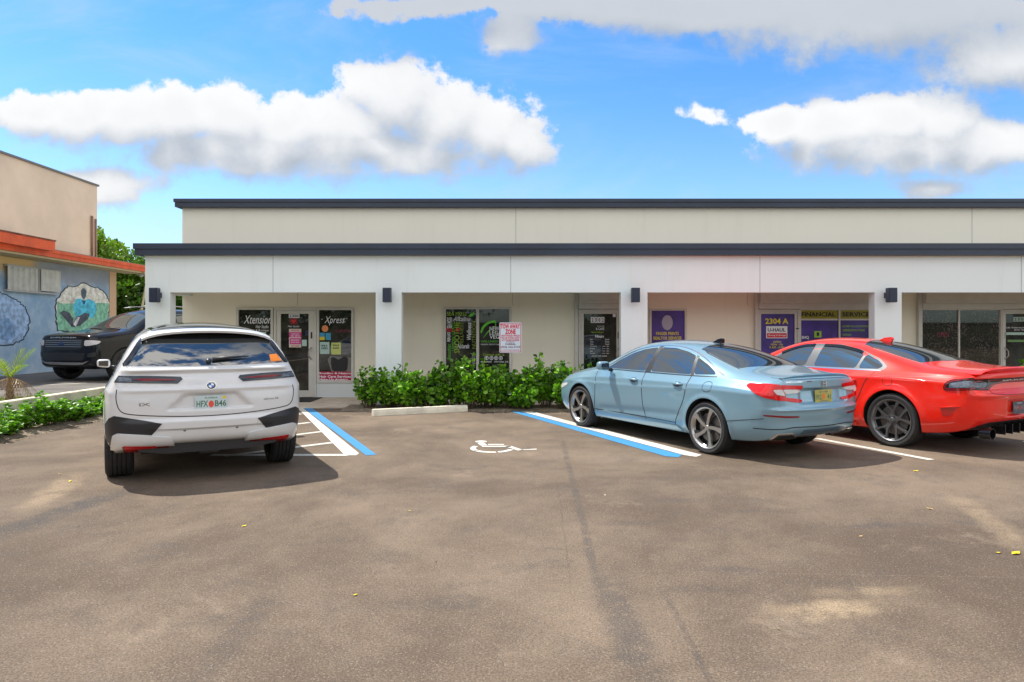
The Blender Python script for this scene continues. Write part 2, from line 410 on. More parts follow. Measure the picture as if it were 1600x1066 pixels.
M_BLACK = mat('matte_black', (0.012, 0.012, 0.013), 0.6)
M_JOINT = mat('joint_grey', (0.30, 0.32, 0.33), 0.8)
M_SOIL = mat('mulch', (0.20, 0.155, 0.11), 0.95, bump=0.9, bscale=45, var=0.5, vscale=30)
def glass_mat(name, tint=(0.010, 0.013, 0.014), ior=1.9, rough=0.015):
    return mat(name, tint, rough, 0.0, 0.5, ior=ior)
M_SHOPGLASS = mat('shop_glass', (0.026, 0.027, 0.023), 0.015, ior=1.55, var=.92, vscale=1.9)
M_CARGLASS = glass_mat('tinted_car_glass', (0.012, 0.018, 0.022), 2.7)
# mottled pane colour standing in for a reflection of leaves and stonework
def shop_glass_busy():
    m = bpy.data.materials.new('busy_shop_glass'); m.use_nodes = True; t = m.node_tree; b = t.nodes['Principled BSDF']
    g = t.nodes.new('ShaderNodeNewGeometry').outputs['Position']
    v = t.nodes.new('ShaderNodeTexVoronoi'); v.inputs['Scale'].default_value = 22; t.links.new(g, v.inputs['Vector'])
    n = NoiseN(t, g, 3.0, 5, 0.7)
    c = MixN(t, SmoothN(t, v.outputs['Distance'], 0.1, 0.6), (0.13, 0.11, 0.09, 1), (0.015, 0.014, 0.013, 1))
    c = MixN(t, SmoothN(t, n, 0.4, 0.65), c, (0.015, 0.02, 0.01, 1))
    t.links.new(c, b.inputs['Base Color']); b.inputs['Roughness'].default_value = 0.02; b.inputs['IOR'].default_value = 1.6
    return m
M_BUSY = shop_glass_busy()

# ------------------------------------------------------------ ground
gm = MB(); gm.add([(-400, -300, 0), (400, -300, 0), (400, 700, 0), (-400, 700, 0)], [(0, 1, 2, 3)])
ground = tag(gm.build('asphalt_ground', M_ASPH), kind='structure')

def flat(name, pts, m, z, **k):
    vs = [(p[0], p[1], z) for p in pts]
    a = sum(vs[i][0]*vs[(i+1) % len(vs)][1] - vs[(i+1) % len(vs)][0]*vs[i][1] for i in range(len(vs)))
    if a < 0: vs = vs[::-1]
    b = Vector(vs[0])
    o = mesh_obj(name, vs, [list(range(len(vs)))], m, k.get('parent'), loc=None if k.get('parent') else (b.x, b.y, 0))
    return o
def gpoly(name, px, m, z=0.004, parent=None):
    return flat(name, [G(*p) for p in px], m, z, parent=parent)

# parking lines
L1W = [(463.5, 636.7), (470.5, 635.6), (561, 709), (556, 712), (539, 712)]
L1B = [(470.5, 635.4), (483.5, 635.4), (588.5, 711), (572, 712)]
L2B = [(783, 639.2), (797, 639.2), (1066, 711.5), (1060, 715), (1040, 713.5)]
L2W = [(799, 639.2), (815, 639.2), (1096.5, 711.3), (1088, 714.3), (1070, 711.8)]
def line_obj(px, m, label, cat='parking line', z=0.004, group='painted parking lines'):
    o = gpoly('parking_line', px, m, z); tag(o, label, cat, group); return o
def bar(p0, p1, wpx_m, m, label, **k):
    a = G(*p0); b = G(*p1); d = (b - a); d.z = 0; d.normalize(); n = Vector((-d.y, d.x, 0)) * wpx_m / 2
    o = flat('parking_line', [a - n, b - n, b + n, a + n], m, k.get('z', 0.004)); tag(o, label, 'parking line', 'painted parking lines'); return o
line_obj(L1W, M_WHITEL, 'wide white diagonal line bounding the hatched aisle beside the white car')
line_obj(L1B, M_BLUEL, 'blue diagonal line at the left edge of the empty accessible bay')
line_obj(L2B, M_BLUEL, 'blue diagonal line running beside the pale blue sedan')
line_obj(L2W, M_WHITEL, 'white diagonal line running between the blue line and the pale blue sedan')
bar((1276, 685.5), (1456, 719), 0.11, M_WHITEL, 'white diagonal line between the pale blue sedan and the red sedan')
a_ = G(1276, 685.5); b_ = G(1456, 719); step_ = G(1456, 719) - G(1083, 713)
step_.z = 0
for i in range(1, 3):
    a2 = a_ + step_ * i; b2 = b_ + step_ * i; d = (b2 - a2).normalized(); n = Vector((-d.y, d.x, 0)) * 0.055
    tag(flat('parking_line', [a2 - n, b2 - n, b2 + n, a2 + n], M_WHITEL, 0.004),
        ('white diagonal line beyond the red sedan, reaching the right edge of the picture' if i == 1 else 'white diagonal line furthest right, past the red sedan'), 'parking line', 'painted parking lines')
for i, (l, r, wd) in enumerate((((330, 711.3), (545, 711.3), 0.13), ((350, 713), (527, 691), 0.11), ((300, 700), (502, 674.8), 0.11), ((330, 680), (484, 660.5), 0.11), ((380, 660), (470, 647), 0.11))):
    bar(l, r, wd, M_WHITEL, ('straight white bar closing the near end of the hatched aisle', 'nearest slanting hatch stripe of the aisle beside the white car',
        'second slanting hatch stripe of the aisle, counted from the near end', 'third slanting hatch stripe of the aisle, counted from the near end', 'farthest slanting hatch stripe of the aisle, by the walkway')[i], z=0.0035 if i else 0.003)
# wheelchair symbol
def isa():
    c = G(785, 698); s = 0.0094
    b = MB(); z = 0.004
    def pl(pts):   # pts in symbol space (x right, y away), hundredths
        vs = [(c.x + p[0]*s, c.y + p[1]*s*1.18, z) for p in pts]
        ar = sum(vs[i][0]*vs[(i+1) % len(vs)][1] - vs[(i+1) % len(vs)][0]*vs[i][1] for i in range(len(vs)))
        b.add(vs if ar > 0 else vs[::-1], [list(range(len(vs)))])
    pl([(-33 + 9*cos(a), 36 + 8*sin(a)) for a in [i*pi/8 for i in range(16)]])            # head
    pl([(-38, 25), (-28, 27), (-22, 8), (-32, 6)])                                         # back
    pl([(-22, 17), (2, 17), (2, 10), (-21, 10)])                                           # arm
    pl([(-31, 4), (12, 4), (12, -4), (-29, -4)])                                           # seat
    pl([(4, 0), (12, 4), (30, -26), (22, -29)])                                            # shin
    pl([(23, -27), (30, -22), (49, -16), (49, -23)])                                       # foot
    R1, R0 = 32, 24
    for a0, a1 in ((150, 215), (221, 282), (288, 340)):
        A = [radians(a0 + (a1 - a0) * i / 8) for i in range(9)]
        for i in range(8):
            pl([(-14 + R1*cos(A[i]), -12 + R1*sin(A[i])), (-14 + R1*cos(A[i+1]), -12 + R1*sin(A[i+1])),
                (-14 + R0*cos(A[i+1]), -12 + R0*sin(A[i+1])), (-14 + R0*cos(A[i]), -12 + R0*sin(A[i]))])
    o = b.build('wheelchair_symbol', M_WHITEL, base=(c.x, c.y, 0)); tag(o, 'white wheelchair symbol painted on the asphalt of the empty bay', 'pavement marking')
isa()

# wheel stop
def wheel_stop(p0, p1, label):
    a = G(*p0); b = G(*p1); L = (b - a).length; ang = atan2(b.y - a.y, b.x - a.x)
    m = MB(); pr = [(-0.08, 0), (0.08, 0), (0.075, 0.07), (0.055, 0.12), (-0.055, 0.12), (-0.075, 0.07)]
    m.prism([(0, y + 0.08, z + 0.003) for y, z in pr], (L, 0, 0))
    o = m.build('wheel_stop', M_CONCW); o.location = (a.x, a.y, 0); o.rotation_euler = (0, 0, ang)
    tag(o, label, 'wheel stop'); return o
wheel_stop((583.5, 651), (731, 643.5), 'pale concrete wheel stop lying askew in front of the green shrubs')

# fallen leaves
M_YLEAF = mat('yellow_leaf', (0.75, 0.55, 0.02), 0.6)
M_YLEAF2 = mat('pale_dry_leaf', (0.62, 0.42, 0.16), 0.6)
for i, (px, py, sz, lb) in enumerate(((109, 753, .05, 'yellow fallen leaf on the asphalt left of the white car'), (381, 823, .038, 'small yellow fallen leaf behind the white car'),
        (555, 931, .032, 'yellow fallen leaf alone on the near asphalt left of centre'), (1587, 866, .075, 'largest yellow fallen leaf, at the right edge of the lot'),
        (1560, 865, .04, 'thin yellow leaf just left of the largest fallen leaf'), (1453, 796, .05, 'pale dry leaf behind the red car'), (1345, 839, .03, 'tiny dry leaf on the asphalt well behind the pale blue sedan'),
        (94, 742, .04, 'pale dry leaf nearest the rear tyre of the white car'), (1431, 737, .055, 'yellow leaf by the near end of the white line behind the red car'),
        (640, 799, .025, 'tiny yellow leaf on bare asphalt between the white car and the middle of the lot'))):
    c = G(px, py); a = random.random() * 6
    sz *= .62; pts = [(-1, 0, .05), (-.4, .35, .3), (.3, .4, .2), (1, 0, .35), (.3, -.45, .1), (-.4, -.35, .25)]
    vs = [(sz * (x*cos(a) - y*sin(a)), sz * (x*sin(a) + y*cos(a)), 0.004 + sz * z * .8) for x, y, z in pts]
    o = mesh_obj('fallen_leaf', vs, [(0, 1, 2, 3), (0, 3, 4, 5)], M_YLEAF if 'yellow' in lb else M_YLEAF2); o.location = (c.x, c.y, 0)
    tag(o, lb, 'leaf', 'leaves fallen on the lot')

# ------------------------------------------------------------ the shop building
DF = 14.2; DB = 15.8; XL = -7.63; XR = 34.0; YB = 32.0
BASE = (XL, DF, 0)
shop = empty('shop_building', BASE, 'long single-storey white shop building with a recessed arcade and navy roof edges', 'building')
def P(name, mb, m, parent=shop, base=BASE, **k): return mb.build(name, m, parent, base=base, **k)
BX = lambda px: WX(px, DB); BZ = lambda py: WZ(py, DB); FX = lambda px: WX(px, DF); FZ = lambda py: WZ(py, DF)
BEAM = 2.372; COLD = 0.24
P('rear_wall', MB().box(XL, XR, DB, DB + 0.2, 0, 4.42), M_CREAM)
P('side_wall', MB().box(XL, XL + 0.2, DB + 0.2, YB, 0, 4.42), M_CREAM)
P('side_wall', MB().box(XR - 0.2, XR, DB + 0.2, YB, 0, 4.42), M_CREAM)
P('beam', MB().box(XL, XR, DF, DF + COLD, BEAM, 3.16), M_STUCCO)
P('beam', MB().box(XL, XL + COLD, DF + COLD, DB - 0.002, BEAM, 3.16), M_STUCCO)
P('ceiling', MB().box(XL + COLD, XR, DF + COLD, DB - 0.002, 2.50, 2.56), M_CREAM)
cols = []
for (a, b) in ((226.7, 265.6), (587, 627.2), (970.3, 1011.7), (1366.8, 1409), (1758, 1800), (2149, 2191), (2540, 2582), (2931, 2973), (3300, 3340)):
    P('column', MB().box(max(FX(a), XL + 0.001), FX(b), DF - 0.001, DF + COLD - 0.001, 0, BEAM), M_STUCCO)
# lower roof with stepped navy coping
P('roof', MB().box(XL - 0.10, XR, DF + 0.1, DB, 3.16, 3.30), M_NAVY)
cp = MB().box(XL - 0.17, XR + .1, DF - 0.16, DF + 0.12, 3.262, 3.375).box(XL - 0.15, XR + .1, DF - 0.135, DF + 0.119, 3.135, 3.260)
cp.box(XL - 0.17, XL + 0.1, DF + 0.122, DB, 3.262, 3.375).box(XL - 0.15, XL + 0.1, DF + 0.121, DB, 3.135, 3.260)
P('roof_edge', cp, M_NAVY)
P('fascia_trim', MB().box(XL - 0.02, XR, DF - 0.02, DF - 0.002, 3.118, 3.134), M_CREAM)
P('roof', MB().box(XL, XR, DB, YB, 4.42, 4.5), M_NAVY)
cp = MB().box(XL - 0.13, XR + .1, DB - 0.16, DB + 0.12, 4.525, 4.60).box(XL - 0.11, XR + .1, DB - 0.135, DB + 0.118, 4.415, 4.523)
cp.box(XL - 0.13, XL + 0.1, DB + 0.122, YB, 4.525, 4.60).box(XL - 0.11, XL + 0.1, DB + 0.121, YB, 4.415, 4.523)
P('roof_edge', cp, M_NAVY)
for px in (426.5, 798, 1187.5, 1596): P('control_joint', MB().box(FX(px) - 0.005, FX(px) + 0.005, DF - 0.003, DF + 0.01, BEAM + 0.001, 3.116), M_JOINT)
for px in (806, 1519): P('control_joint', MB().box(BX(px) - 0.005, BX(px) + 0.005, DB - 0.003, DB + 0.01, 3.4, 4.40), M_JOINT)
for px, z1 in ((465, 1), (801, 1), (1168, 1)): P('control_joint', MB().box(BX(px) - 0.004, BX(px) + 0.004, DB - 0.003, DB + 0.01, 2.16, 2.49), M_JOINT)
# walkway
wk = MB().box(XL, XR, DF - 0.02, DB - 0.001, -0.05, 0.03); wk.box(FX(470), -3.15, DF - 0.35, DF - 0.021, -0.05, 0.028)
walk = tag(wk.build('walkway', M_CONC, base=(XL, DF, 0)), kind='structure')

GY = DB - 0.012     # face of panes
def rect(name, px0, px1, py0, py1, m, parent, y0=None, th=0.004, inmetres=False):
    y0 = GY if y0 is None else y0
    x0, x1, z0, z1 = (BX(px0), BX(px1), BZ(py1), BZ(py0)) if not inmetres else (px0, px1, py0, py1)
    return MB().box(x0, x1, y0 - th, y0, z0, z1).build(name, m, parent, base=BASE_OF(parent))
def BASE_OF(p):
    v = Vector((0, 0, 0))
    while p is not None: v += p.location; p = p.parent
    return v
def frame_boxes(px0, px1, z0, z1, bars, t=0.055, dep=0.05, y=None):
    """outer frame between px, with vertical bars (px) inside"""
    y = DB if y is None else y; x0, x1 = BX(px0), BX(px1); m = MB()
    m.box(x0, x0 + t, y - dep, y - 0.001, z0, z1); m.box(x1 - t, x1, y - dep, y - 0.001, z0, z1)
    m.box(x0 + t, x1 - t, y - dep + 0.002, y - 0.001, z1 - t, z1)
    if z0 > 0.05: m.box(x0 + t, x1 - t, y - dep - 0.01, y - 0.001, z0, z0 + t)
    for b in bars: m.box(BX(b) - t*0.6, BX(b) + t*0.6, y - dep + 0.004, y - 0.001, z0 + (t if z0 > .05 else 0), z1 - t)
    return m
def window(px0, px1, py_top, z0, bars, panes, glass=M_SHOPGLASS, label=None, t=0.055):
    z1 = BZ(py_top); base = Vector((BX(px0), DB, z0))
    w_ = bpy.data.objects.new('window', None); COL.objects.link(w_); w_.parent = shop; w_.location = base - Vector(BASE)
    if label: w_['label'] = label
    frame_boxes(px0, px1, z0, z1, bars, t).build('frame', M_ALU, w_, base=base)
    for (a, b) in panes:
        MB().box(BX(a) - .02, BX(b) + .02, GY, GY + 0.008, z0 + 0.01, z1 - 0.01).build('pane', glass, w_, base=base)
    return w_
def door(px0, px1, py_top, glass_px, glass_py, handle_px, label=None, glass=M_SHOPGLASS):
    z1 = BZ(py_top); base = Vector((BX(px0), DB, 0.03))
    d_ = bpy.data.objects.new('door', None); COL.objects.link(d_); d_.parent = shop; d_.location = base - Vector(BASE)
    if label: d_['label'] = label
    x0, x1 = BX(px0), BX(px1); g0, g1 = BX(glass_px[0]), BX(glass_px[1]); gz1, gz0 = BZ(glass_py[0]), (BZ(glass_py[1]))
    m = MB(); t = 0.05
    m.box(x0, x0 + t, DB - 0.06, DB - 0.001, 0.032, z1); m.box(x1 - t, x1, DB - 0.06, DB - 0.001, 0.032, z1); m.box(x0 + t, x1 - t, DB - 0.058, DB - 0.001, z1 - t, z1)
    m.build('frame', M_ALU, d_, base=base)
    m = MB(); e = 0.006
    m.box(x0 + t + e, g0, DB - 0.045, DB - 0.002, 0.045, z1 - t - e); m.box(g1, x1 - t - e, DB - 0.045, DB - 0.002, 0.045, z1 - t - e)
    m.box(g0, g1, DB - 0.043, DB - 0.002, gz1, z1 - t - e - .001); m.box(g0, g1, DB - 0.043, DB - 0.002, 0.046, gz0)
    m.build('door_leaf', M_ALU, d_, base=base)
    MB().box(g0 - .01, g1 + .01, GY, GY + 0.008, gz0 - .01, gz1 + .01).build('pane', glass, d_, base=base)
    if handle_px:
        hx = BX(handle_px); hz = BZ(553); s = 1 if handle_px < (px0 + px1) / 2 else -1
        hb = MB().tube([(hx, DB - 0.046, hz + .14), (hx, DB - .10, hz + .13), (hx + s*.05, DB - .11, hz + .06), (hx + s*.055, DB - .11, hz - .04), (hx, DB - .10, hz - .11), (hx, DB - .046, hz - .12)], 0.013, 8)
        hb.build('handle', M_ALUD, d_, base=base, smooth=True)
        MB().box(hx - .018, hx + .018, DB - .052, DB - .0455, BZ(529), BZ(519)).build('lock_plate', M_BLACK, d_, base=base)
    return d_
RT, UP = (1, 0, 0), (0, 0, 1)
def wtext(s, px0, px1, py0, py1, m, parent, bold=0.0, shear=0.0, rot=0.0, y=None):
    """lettering on the back wall fitted to a pixel box of the photograph"""
    y = (GY - 0.0065) if y is None else y
    wd = BX(px1) - BX(px0); hh = BZ(py0) - BZ(py1)
    if rot: wd, hh = hh, wd
    return text_obj('lettering', s, m, (BX((px0+px1)/2), y, BZ((py0+py1)/2)), RT, UP, wd, hh, parent, bold, shear, base=BASE_OF(parent), rot=rot, ext=0.0)
C = lambda n, c, r=0.55: mat(n, srgb(*c), r)
T_WHITE = C('white_vinyl', (225, 228, 232)); T_BLACK = C('black_vinyl', (15, 15, 20)); T_GREEN = C('green_vinyl', (92, 190, 40)); T_LIME = C('lime_vinyl', (150, 190, 40))
T_OLIVE = C('olive_vinyl', (120, 140, 30)); T_RED = C('red_vinyl', (205, 25, 40)); T_PINK = C('pink_paper', (205, 60, 140)); T_MAG = C('magenta_vinyl', (175, 15, 70))
T_PURP = mat('purple_vinyl', srgb(62, 42, 130), 0.45, var=0.35, vscale=3.5); T_YEL = C('yellow_vinyl', (222, 205, 40)); T_BAND = mat('mustard_band', srgb(150, 145, 20), 0.5, var=0.15, vscale=4)
T_GREY = C('grey_vinyl', (150, 145, 160)); T_NAVY = C('navy_vinyl', (20, 25, 70)); T_ORANGE = C('orange_sticker', (225, 140, 80)); T_BLUE = C('blue_sticker', (60, 150, 190))
T_PALE = C('pale_paper', (175, 205, 195)); T_PYEL = C('pale_yellow_paper', (200, 210, 120)); T_CREAM = C('cream_paper', (215, 200, 190))

# --- first shop, hair studio
wA = window(370, 427.5, 480.6, BZ(598), [], [(373, 425)], label='salon window left of the door, half hidden by the white car')
wtext('Xtension', 381, 424.5, 493, 506, T_WHITE, wA, 0.0, 0.35)
wtext('Hair Studio', 400, 420, 508, 513, T_WHITE, wA, 0.0, 0.2); wtext('& Boutique', 400, 420, 514.5, 519, T_WHITE, wA, 0.0, 0.2)
rect('flyer', 404, 416, 519, 529, T_PALE, wA); rect('flyer', 421.5, 426, 522, 538, T_PALE, wA)
dA = door(429, 495, 481.5, (439.4, 483), (490.5, 610), 487.5, label='glazed door of the hair salon')
rect('number_plate', 451.5, 468, 490.8, 497, T_WHITE, dA); wtext('2300', 452.5, 467, 491.8, 496, T_BLACK, dA, 0.02, y=GY - .0105)
hx, hz = BX(459), BZ(502)
rect('heart_sign', 453, 465, 497.2, 507, mat('dark_red', srgb(110, 10, 25), 0.5), dA)
hp = [(hx + 0.055 * 16 * sin(a)**3 / 16, GY - 0.008, hz + 0.055 * (13*cos(a) - 5*cos(2*a) - 2*cos(3*a) - cos(4*a)) / 16) for a in [i * 2*pi/24 for i in range(24)]]
poly_obj('heart', hp, T_RED, BASE_OF(dA), dA, (0, -0.003, 0))
wtext('Hair Studio', 450, 468, 508.5, 511.5, T_WHITE, dA, 0, 0.3)
rect('notice', 451.8, 470.8, 514, 543, T_CREAM, dA)
rect('notice', 451.8, 471.2, 519, 527, T_PINK, dA, GY - .0045); rect('notice', 453, 470.6, 528.5, 538, T_PINK, dA, GY - .0045)
for j, (s_, y0_) in enumerate((('WALK-INS', 515.3), ('THE STYLIST', 521), ('IS IN', 524), ('BRAIDS', 530.5), ('SEW-INS', 534), ('WELCOME', 539.8))):
    wtext(s_, 455, 468, y0_, y0_ + 2.1, T_WHITE if 1 <= j <= 4 else T_MAG, dA, 0.01, y=GY - .0095)
rect('sticker', 477, 482.6, 516, 525, T_NAVY, dA); rect('sticker', 472, 479.5, 531, 541, T_PALE, dA)
wB = window(495.4, 553.2, 481, BZ(598), [], [(497, 552)], label='salon window right of the door')
wtext('Xpress', 507, 539, 494.5, 508.5, T_WHITE, wB, 0.0, 0.35)
wtext('*', 502, 504.5, 498, 500, T_WHITE, wB); wtext('*', 541, 543.5, 497, 499, T_WHITE, wB)
wtext('OPEN', 524, 548, 515, 519.5, mat('dim_red_neon', srgb(110, 20, 45), 0.5), wB, 0.02)
cx_, cz_ = BX(508), BZ(513.5)
poly_obj('sticker', [(cx_ + .075*cos(i*pi/10), GY - .001, cz_ + .078*sin(i*pi/10)) for i in range(20)], T_ORANGE, BASE_OF(wB), wB, (0, -0.003, 0))
rect('sticker', 499.5, 507.5, 520, 527, T_BLUE, wB); rect('sticker', 499.5, 507.5, 526.5, 531.5, T_YEL, wB, GY - .001); rect('sticker', 508.8, 517, 520.5, 531.5, T_BLUE, wB)
rect('flyer', 500, 514.8, 534.5, 553, T_PALE, wB); wtext('WE R', 502, 512, 539, 542, T_BLACK, wB, 0.03); wtext('OPEN', 502, 512, 543, 546, T_BLACK, wB, 0.03)
rect('flyer', 517.8, 532.8, 535.5, 554, T_PYEL, wB); wtext('...', 520, 530, 543, 545, T_BLACK, wB, 0.05); wtext('SALE', 520, 530, 538, 541, T_BLACK, wB, 0.02)
# styling cape on display, a dark folded garment with two loops
cape = [(518, 559.5), (521, 558), (525, 560), (529, 562.5), (533, 560), (537, 557.5), (541, 558), (544, 560.5), (543.5, 570), (542.5, 577), (540, 580), (522, 580), (519, 577), (517.5, 567)]
poly_obj('display_backing', [(BX(a), GY - .001, BZ(b)) for a, b in ((512, 562), (516, 556), (551.5, 559), (551.5, 581), (518, 581))], C('display_grey', (120, 118, 112)), BASE_OF(wB), wB, (0, -0.003, 0))
poly_obj('black_cape', [(BX(a), GY - .0045, BZ(b)) for a, b in cape], M_BLACK, BASE_OF(wB), wB, (0, -0.02, 0))
rect('banner', 497.2, 551.4, 580.8, 596.5, T_MAG, wB, GY - .0045, 0.004)
for s_, a, b, c_, d in (('Braiding & Natural', 499, 550, 582, 585.5), ('Hair Care Services', 499, 548.5, 586.6, 590.2), ('Make-Up Artistry', 499, 544, 591.4, 595.4)):
    wtext(s_, a, b, c_, d, T_WHITE, wB, 0.03, y=GY - .0095)
P('lower_panel', MB().box(BX(495), BX(556), DB - 0.03, DB - 0.001, 0.031, BZ(598.3)), mat('pale_blue_panel', (0.62, 0.66, 0.66), 0.6))
P('lower_panel', MB().box(BX(370), BX(428.5), DB - 0.03, DB - 0.001, 0.031, BZ(598.3)), mat('pale_blue_panel', (0.62, 0.66, 0.66), 0.6))

# --- second shop, juice bar
wC = window(693.2, 799.5, 479.6, BZ(598), [746.5], [(696, 744), (749, 797)], label='double window covered in green and white lettering')
wtext('SEA MOSS', 698.5, 729, 487.5, 493.5, T_LIME, wC, 0.0)
lf = [(732, 494), (736, 490), (741.5, 487.5), (741, 491), (738, 494.5), (734, 495)]
poly_obj('leaf_mark', [(BX(a), GY - .004, BZ(b)) for a, b in lf], T_GREEN, BASE_OF(wC), wC, (0, -0.002, 0))
wtext('Alkaline', 708, 735, 495, 502, T_WHITE, wC, 0.0, 0.35)
wtext('SEA MOSS', 698.5, 706, 496, 513, T_WHITE, wC, 0.02, rot=pi/2)
wtext('FULL-OF', 697.5, 719, 512.8, 518.5, T_RED, wC, 0.03)
wtext('FRESH JUICE', 699, 705, 519, 534, T_WHITE, wC, 0.02, rot=pi/2)
wtext('SMOOTHIE', 710, 718, 503, 552, T_LIME, wC, 0.0, rot=pi/2)
wtext('LEMON GRASS', 706, 711, 505, 548, T_GREEN, wC, 0.0, rot=pi/2)
wtext('WELLNESS', 719, 724, 504, 545, T_OLIVE, wC, 0.0, rot=pi/2)
wtext('Wellness', 729.5, 736.5, 504, 531, T_WHITE, wC, 0.01, 0.3, rot=pi/2)
wtext('NUTRITION', 737.5, 743.5, 502, 545, T_OLIVE, wC, 0.0, rot=pi/2)
wtext('Naturals', 715, 733.5, 537.5, 544.5, T_WHITE, wC, 0.01, 0.3)
wtext('Smoothies', 698.5, 704.5, 538, 562, T_GREEN, wC, 0.0, 0.2, rot=pi/2)
wtext('Herbal', 735, 742.5, 552, 575, T_GREY, wC, 0.01, 0.3, rot=pi/2)
arc = [];  a0 = [(750.5, 519.5), (753, 511), (758, 505.5), (765, 502), (772, 500.5), (775, 501.5)]
a1 = [(775, 528), (774, 515), (773.5, 504.5), (769, 504.2), (762.5, 507), (757, 512), (752.3, 520.5)]
poly_obj('leaf_mark', [(BX(a), GY - .004, BZ(b)) for a, b in a0 + a1[:3] + [(768, 504.6), (762, 507.4), (756.6, 512.4), (752.2, 521)]][:], T_GREEN, BASE_OF(wC), wC, (0, -0.002, 0))
poly_obj('leaf_mark', [(BX(a), GY - .004, BZ(b)) for a, b in ((754, 529), (763, 516.5), (769, 513.5), (763.5, 519))], T_GREEN, BASE_OF(wC), wC, (0, -0.002, 0))
wtext('NEW', 765, 780, 510.5, 516.5, T_WHITE, wC, 0.01); wtext('LEGACY', 765, 795, 517, 523, T_WHITE, wC, 0.01); wtext('VEGAN', 765, 792, 523.5, 529.5, T_WHITE, wC, 0.01)
wtext('WELLNESS JUICE', 751, 794, 532, 536, T_GREEN, wC, 0.0); wtext('VEGAN SMOOTHIE & CAFE', 751, 794, 537.3, 539.3, T_WHITE, wC, 0.0)
wtext('Connect with us', 755, 788, 552, 556, T_LIME, wC, 0.0)
for i in range(4):
    rx = BX(760.5 + i*7.3); rz_ = BZ(559.5)
    ring = MB()
    for k in range(16):
        b0, b1 = k*pi/8, (k+1)*pi/8
        ring.prism([(rx + .034*cos(b0), GY-.004, rz_ + .034*sin(b0)), (rx + .034*cos(b1), GY-.004, rz_ + .034*sin(b1)), (rx + .046*cos(b1), GY-.004, rz_ + .046*sin(b1)), (rx + .046*cos(b0), GY-.004, rz_ + .046*sin(b0))], (0, -.002, 0))
    ring.build('round_icon', T_WHITE, wC, base=BASE_OF(wC)); wtext('fotv'[i], 759.2 + i*7.3, 761.8 + i*7.3, 557.6, 561.4, T_WHITE, wC, 0.02)
wtext('ORDER ONLINE', 751, 768, 564.2, 566.5, T_WHITE, wC, 0.02); wtext('OR CALL US', 772, 794, 564.2, 566.5, T_WHITE, wC, 0.02); wtext('Pickup', 752, 763, 569, 571.5, T_LIME, wC)

# --- door 2302 with its shutter box
P('drain_pipe', MB().box(BX(897.6), BX(903.2), DB - 0.07, DB - 0.001, 0.031, 2.498), M_ALU)
def shutter(px0, px1, name='shutter_box'):
    x0, x1 = BX(px0), BX(px1)
    P(name, MB().box(x0, x1, DB - 0.26, DB - 0.001, BZ(470), 2.499).box(x0, x1, DB - 0.235, DB - 0.002, BZ(474), BZ(470) - .002).box(x0, x1, DB - 0.12, DB - 0.003, BZ(483), BZ(474) - .002), M_ALU)
shutter(903.4, 971)
dB = door(903.9, 969.5, 484, (911.8, 963), (490.5, 608), 965.8, label='dark glazed door numbered 2302 with opening hours lettered on it')
for i, ch in enumerate('2302'):
    rect('number_tile', 923 + i*5.4, 928 + i*5.4, 495.5, 504.6, T_WHITE, dB); wtext(ch, 924.2 + i*5.4, 926.9 + i*5.4, 497, 503.2, T_BLACK, dB, 0.03, y=GY - .0095)
wtext('JUICE', 933, 944, 509, 511, T_WHITE, dB); wtext('& CAFE', 931, 944, 512, 516, T_WHITE, dB)
wtext('Store Hours', 924, 943, 517.8, 520.5, T_LIME, dB); wtext('Hours', 930, 943.5, 523.5, 528, T_WHITE, dB, .02)
for i, (a, b) in enumerate((('Mon', 'Closed'), ('Tues', 'Closed'), ('Weds', 'Closed'), ('Thursday', '11am - 7pm'), ('Friday', '11am - 7pm'), ('Sat', '11am - 7pm'), ('Sunday', '11am - 5pm'))):
    z_ = 529.5 + i*3.62
    wtext(a, 921.8, 921.8 + 1.35*len(a), z_, z_ + 2.1, T_WHITE, dB, .01); wtext(b, 951.5 - 1.05*len(b), 951.5, z_, z_ + 2.1, T_WHITE, dB, .01)
wtext('(954) 719-2300', 924.5, 948, 555.5, 558, T_WHITE, dB, .01); rect('sticker', 957.5, 962, 490.8, 495.5, T_WHITE, dB)

# --- poster window
wD = window(1014.5, 1072.3, 482.6, BZ(598), [], [(1017.4, 1069.5)], label='single window filled by a purple poster with a grey fingerprint oval', t=0.045)
rect('poster', 1017.6, 1069.4, 484.8, 596, T_PURP, wD)
ox, oz = BX(1042.5), BZ(504.3)
def fprint():
    m = bpy.data.materials.new('fingerprint_print'); m.use_nodes = True; t = m.node_tree; b = t.nodes['Principled BSDF']
    g = t.nodes.new('ShaderNodeNewGeometry').outputs['Position']; q = VecN(t, 'SUBTRACT', g, (ox, GY, oz - .02)); q = VecN(t, 'MULTIPLY', q, (1.25, 0, 0.9)); q = VecN(t, 'ADD', q, VecN(t, 'MULTIPLY', NoiseN(t, g, 9, 2, .5, col=True), (.05, 0, .05)))
    l = MathN(t, 'SINE', MathN(t, 'MULTIPLY', VecN(t, 'LENGTH', q), 330.0))
    t.links.new(MixN(t, SmoothN(t, l, -.3, .3), (0.48, 0.47, 0.55, 1), (0.26, 0.22, 0.36, 1)), b.inputs['Base Color']); return m
poly_obj('fingerprint', [(ox + .125*cos(i*pi/14), GY - .0045, oz + .172*sin(i*pi/14)) for i in range(28)], fprint(), BASE_OF(wD), wD, (0, -0.002, 0))
wtext('FINGER PRINTS', 1025, 1060.5, 518.8, 523.8, T_YEL, wD, 0.02, y=GY-.006); wtext('REALTOR SERVICES', 1021, 1064.5, 526, 531, T_YEL, wD, 0.02, y=GY-.006)

